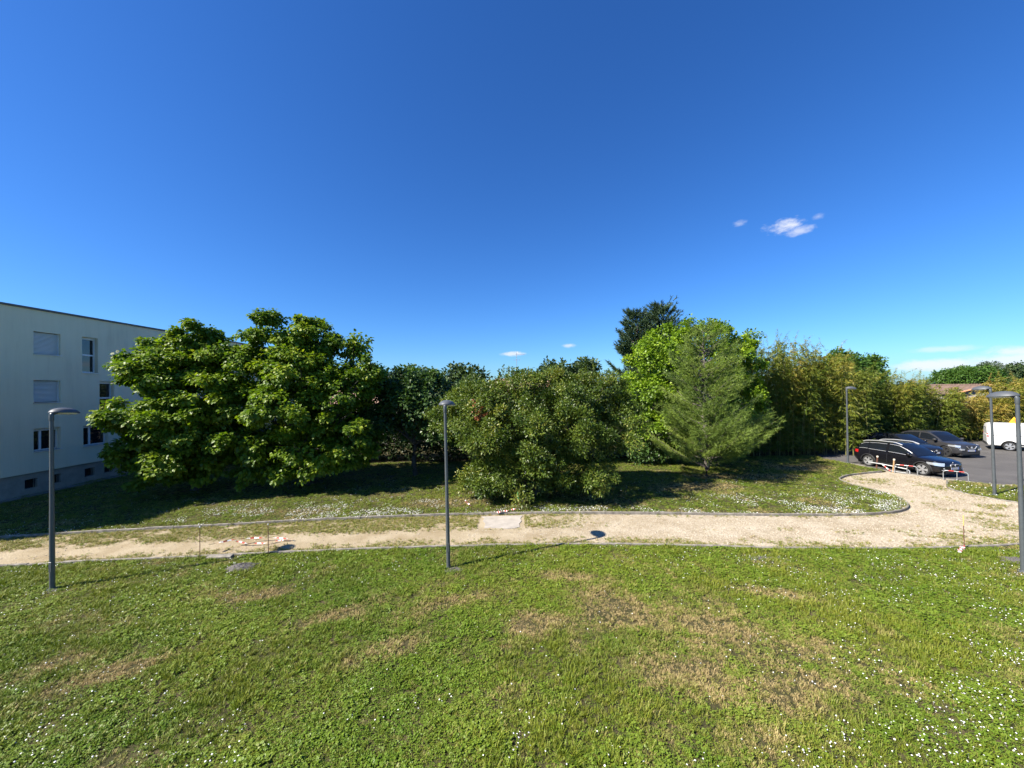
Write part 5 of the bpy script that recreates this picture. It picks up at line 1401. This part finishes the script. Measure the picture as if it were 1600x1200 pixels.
tufts = [tuft_mesh('grass_tuft', M_blade, 16, 0.085, 0.0065, 0.055, 0.7, 1), tuft_mesh('grass_tuft', M_blade, 20, 0.06, 0.007, 0.07, 0.9, 2), tuft_mesh('grass_tuft', M_blade, 13, 0.12, 0.006, 0.05, 0.6, 3),
         clover_mesh('clover_tuft', M_clover, 20, 0.021, 0.042, 0.075, 4), clover_mesh('clover_tuft', M_clover, 17, 0.026, 0.05, 0.085, 5)]
tufts.append(tuft_mesh('dry_thatch', M_blade, 20, 0.028, 0.006, 0.09, 3.0, 6))
tufts.append(clover_mesh('weed_rosette', M_clover, 12, 0.045, 0.055, 0.09, 9))
M_petal = mat_simple('daisy_white', (0.82, 0.82, 0.78), rough=0.6)
def daisy_mesh(seed):
    rg = random.Random(seed); V, F = [], []
    for i in range(1):
        ring = [(0.017 * math.cos(t), 0.017 * math.sin(t), 0.065) for t in np.linspace(0, 2 * math.pi, 9)[:-1]]
        V += ring + [(0, 0, 0.072)]
        F += [(j, (j + 1) % 8, 8) for j in range(8)]
        V += [(-0.0015, 0, 0), (0.0015, 0, 0), (0, 0, 0.066)]; F.append((9, 10, 11))
    me = MB().add(V, F).mesh('daisy'); me.materials.append(M_petal)
    return source('daisy', me)
daisies = [daisy_mesh(1)]
rg = np.random.default_rng(77)
def blob(x, y, cx_, cy_, rx, ry, a=0.0):
    c, s = math.cos(a), math.sin(a)
    u, v_ = (x - cx_) * c + (y - cy_) * s, -(x - cx_) * s + (y - cy_) * c
    return np.clip(1.25 - np.sqrt((u / rx) ** 2 + (v_ / ry) ** 2), 0, 1)
def dryness(x, y):
    d = np.zeros_like(x)
    for b_ in ((2.7, 9.0, 1.5, 0.9, -0.4), (4.4, 8.3, 1.5, 0.7, -0.5), (5.7, 7.7, 1.0, 0.6, -0.4), (3.1, 7.0, 1.5, 0.7, -0.2), (4.9, 6.6, 1.3, 0.6, 0.1), (-2.6, 7.8, 1.2, 0.4, 0.5), (-7.7, 7.2, 0.8, 0.35, 0.5), (-9.1, 7.4, 0.6, 0.35, 0.6), (-1.2, 9.6, 1.3, 0.4, 0.3),
               (-4.2, 9.0, 1.0, 0.35, 0.5), (0.6, 8.6, 1.2, 0.5, 0), (-6.4, 10.0, 0.9, 0.3, 0.4), (1.6, 10.6, 1.4, 0.4, -0.2), (6.6, 9.6, 1.2, 0.4, -0.3), (-3.0, 17.5, 2.0, 0.8, 0.1), (9, 19.6, 2.2, 0.9, 0.1), (14.0, 21.4, 2.2, 0.8, 0), (17.5, 23.5, 2.2, 0.9, 0.1), (11, 21.6, 1.4, 0.6, 0)):
        d = np.maximum(d, blob(x, y, *b_) * 0.76)
    d = np.maximum(d, blob(x, y, 4.2, 7.7, 3.0, 1.9, -0.3) * 0.42)
    n1 = fbm(x * 0.9 + 40, y * 0.9 + 12, 4); n2 = fbm(x * 3.1, y * 3.1 + 50, 3)
    return np.clip(d * (0.15 + 1.5 * n2) + smooth(0.52, 0.78, n1) * 0.45 * (0.3 + n2), 0, 1)
def lawn_points(poly, box, dens, z, view=True):
    x0, x1, y0, y1 = box
    n = int((x1 - x0) * (y1 - y0) * dens)
    x, y = rg.uniform(x0, x1, n), rg.uniform(y0, y1, n)
    ok = in_poly(x, y, poly)
    if view: ok &= np.abs(x) < 1.42 * y + 1.6
    return x[ok], y[ok]
def make_grass(name, poly, box, dens, z, zscale, label, clover=0.40, dry0=0.0):
    x, y = lawn_points(poly, box, dens, z)
    d = np.clip(dryness(x, y) + dry0 * (0.4 + 1.2 * fbm(x * 0.7 + 5, y * 0.7 + 9, 3)), 0, 1); n = fbm(x * 1.6 + 7, y * 1.6 + 3, 4)
    bare = np.clip(0.04 + 0.30 * d ** 1.5 + 0.35 * smooth(0.60, 0.72, n), 0, 0.7)
    ok = rg.random(len(x)) > bare
    x, y, d, n = x[ok], y[ok], d[ok], n[ok]
    m = len(x)
    cl = (fbm(x * 0.8 + 90, y * 0.8 + 5, 3) + rg.normal(0, 0.12, m) < clover) & (d < 0.55)
    pick = np.where(cl, rg.integers(3, 5, m), rg.integers(0, 3, m))
    pick = np.where(rg.random(m) < smooth(0.12, 0.65, d) * 0.62 + 0.07, 5, pick)
    pick = np.where((rg.random(m) < 0.007) & (d < 0.4), 6, pick)
    clump = fbm(x * 2.6 + 31, y * 2.6 + 77, 3)
    scl = zscale * rg.uniform(0.6, 1.25, m) * (0.42 + 1.25 * clump) * (1 - 0.35 * d)
    rot = np.stack([rg.normal(0, 0.14, m), rg.normal(0, 0.14, m), rg.uniform(0, 6.28, m)], 1)
    tone = np.where(pick == 6, 0.0, 1.0) * np.clip(0.15 + 1.1 * (fbm(x * 0.5 + 11, y * 0.5 + 4, 3) - 0.25) + rg.normal(0, 0.15, m), 0, 1)
    dd = np.clip(d * 1.1 + rg.normal(0, 0.12, m) + 0.10, 0, 1) * np.where(rg.random(m) < 0.12 + d, 1.0, 0.35)
    dd = np.where(pick == 5, np.clip(dd + 0.30, 0, 1), dd * 0.8)
    return scatter(name, np.stack([x, y, np.full(m, z)], 1), rot, scl, pick, {'dry': dd, 'tone': tone}, tufts, label=label)
make_grass('grass', front_poly, (-18.5, 18.5, 3.2, 12.9), 520, -0.015, 0.78, 'short uneven lawn grass and clover with dry patches, this side of the path')
make_grass('grass', far_poly, (-27, 23, 14.0, 27.5), 200, 0.07, 0.75, 'lawn grass between the kerb and the trees', clover=0.32, dry0=0.15)
make_grass('grass', isl_poly, (20, 34, 15, 20.2), 190, 0.045, 0.85, 'grass on the small island beside the car park', dry0=0.2)
# sparse grass on the path: along its edges and in patches
x, y = lawn_points(path_poly, (-19, 25, 11.4, 24.5), 430, 0.0)
near_y = np.interp(x, nearkerb[:, 0], nearkerb[:, 1]); far_y = np.interp(x, farkerb[:188, 0], farkerb[:188, 1])
tpos = (y - near_y) / (far_y - near_y)
n = fbm(x * 1.1 + 3, y * 2.0 + 8, 4)
west = smooth(4.0, -1.0, x)
dn = smooth(0.26, 0.02, tpos) * 0.75 * smooth(0.30, 0.5, n) + west * smooth(0.40, 0.60, tpos) * 1.0 * smooth(0.25, 0.50, n) + smooth(0.86, 1.0, tpos) * 0.35 * (x < 16) * smooth(0.36, 0.5, n)
dn = np.maximum(dn, smooth(0.50, 0.64, n) * 0.55 * smooth(6, 10, x) * smooth(0.62, 0.15, tpos))
dn = np.maximum(dn, (blob(x, y, 18.6, 20.6, 1.3, 1.0) + blob(x, y, 20.6, 19.2, 0.6, 0.9)) * 0.6 * smooth(0.35, 0.55, n))
dn = np.where((x > -1.4) & (x < 0.4) & (y > 14.3) & (y < 15.85), 0, dn)
dn = np.where(in_poly(x, y, far_poly) | in_poly(x, y, isl_poly) | in_poly(x, y, park_poly), 0, dn)
ok = rg.random(len(x)) < dn
x, y = x[ok], y[ok]; m = len(x)
scatter('grass', np.stack([x, y, np.zeros(m)], 1), np.stack([rg.normal(0, .15, m), rg.normal(0, .15, m), rg.uniform(0, 6.28, m)], 1), rg.uniform(0.4, 0.85, m), rg.integers(0, 5, m),
        {'dry': np.clip(rg.normal(0.50, 0.28, m), 0, 1), 'tone': rg.uniform(0.2, 0.9, m)}, tufts, label='thin grass creeping over the sandy path edges')
# daisies
def make_daisies(poly, box, dens_f, dens, z, size, label):
    x, y = lawn_points(poly, box, dens, z)
    cl = fbm(x * 1.4 + 21, y * 1.4 + 60, 4)
    ok = rg.random(len(x)) < np.clip(dens_f(x, y), 0, 1) * smooth(0.38, 0.62, cl) ** 1.3
    x, y = x[ok], y[ok]; m = len(x)
    scatter('daisies', np.stack([x, y, np.full(m, z)], 1), np.stack([rg.normal(0.1, .3, m), rg.normal(-0.1, .3, m), rg.uniform(0, 6.28, m)], 1), size * rg.uniform(0.7, 1.2, m), np.zeros(m, int), {}, daisies, label=label)
def df_near(x, y):
    return 0.03 + 0.42 * smooth(3.5, 8.0, x - 0.15 * (y - 8)) + 0.6 * smooth(6.0, 9.5, x + 0.9 * (6.5 - y)) * smooth(8.5, 6.5, y) + 0.3 * smooth(6.9, 5.2, y) + 0.14 * smooth(-4, -9, x) + 0.16 * smooth(10.5, 12.2, y)
make_daisies(front_poly, (-18.5, 18.5, 3.2, 12.9), df_near, 130, -0.01, 0.66, 'small white daisies dotting the lawn this side of the path')
def df_far(x, y):
    ky = np.interp(x, farkerb[:110, 0], farkerb[:110, 1])
    dk = y - ky
    return smooth(1.0, 0.2, dk) * 0.9 * (0.25 + 0.75 * smooth(-15, -12, x)) + smooth(3.6, 1.0, dk) * 0.55 * (smooth(-1.5, -5, x) * smooth(-15, -12, x) + smooth(7, 10, x)) + 0.05
make_daisies(far_poly, (-24, 19, 14.0, 23), df_far, 260, 0.065, 0.8, 'drifts of white daisies beyond the kerb')
make_daisies(isl_poly, (20, 34, 15, 20.2), lambda x, y: 0.35 + 0 * x, 60, 0.05, 1.2, 'daisies on the small grass island')
# pale stones of the gravel
M_peb = mat_blade('pebble_stone', (0.36, 0.305, 0.23), (0.47, 0.415, 0.33), (0.26, 0.215, 0.155), trans=0.0, rough=0.9)
def pebble(seed):
    bm = bmesh.new(); bmesh.ops.create_icosphere(bm, subdivisions=1, radius=0.02)
    rs = random.Random(seed)
    for v_ in bm.verts: v_.co = v_.co * rs.uniform(0.7, 1.25); v_.co.z *= 0.6
    me = bpy.data.meshes.new('pebble'); bm.to_mesh(me); bm.free(); me.materials.append(M_peb)
    return source('pebble', me)
x, y = lawn_points(path_poly, (-19, 25, 11.4, 24.5), 210, 0.0)
n = fbm(x * 1.3, y * 1.3 + 33, 3)
ok = (rg.random(len(x)) < (0.06 + 0.94 * smooth(-2.5, 6, x)) * (0.35 + n)) & ~in_poly(x, y, far_poly) & ~in_poly(x, y, isl_poly) & ~in_poly(x, y, park_poly)
ok &= ~((x > -1.4) & (x < 0.4) & (y > 14.3) & (y < 15.85))
x, y = x[ok], y[ok]; m = len(x)
scatter('gravel', np.stack([x, y, np.full(m, 0.004)], 1), rg.uniform(0, 6.28, (m, 3)) * np.array([0.1, 0.1, 1]), rg.uniform(0.5, 1.35, m), rg.integers(0, 3, m), {'dry': np.where(rg.random(m) < 0.2, 0.8, 0.1), 'tone': rg.random(m)}, [pebble(i) for i in range(3)], label='loose pale gravel on the path fork')
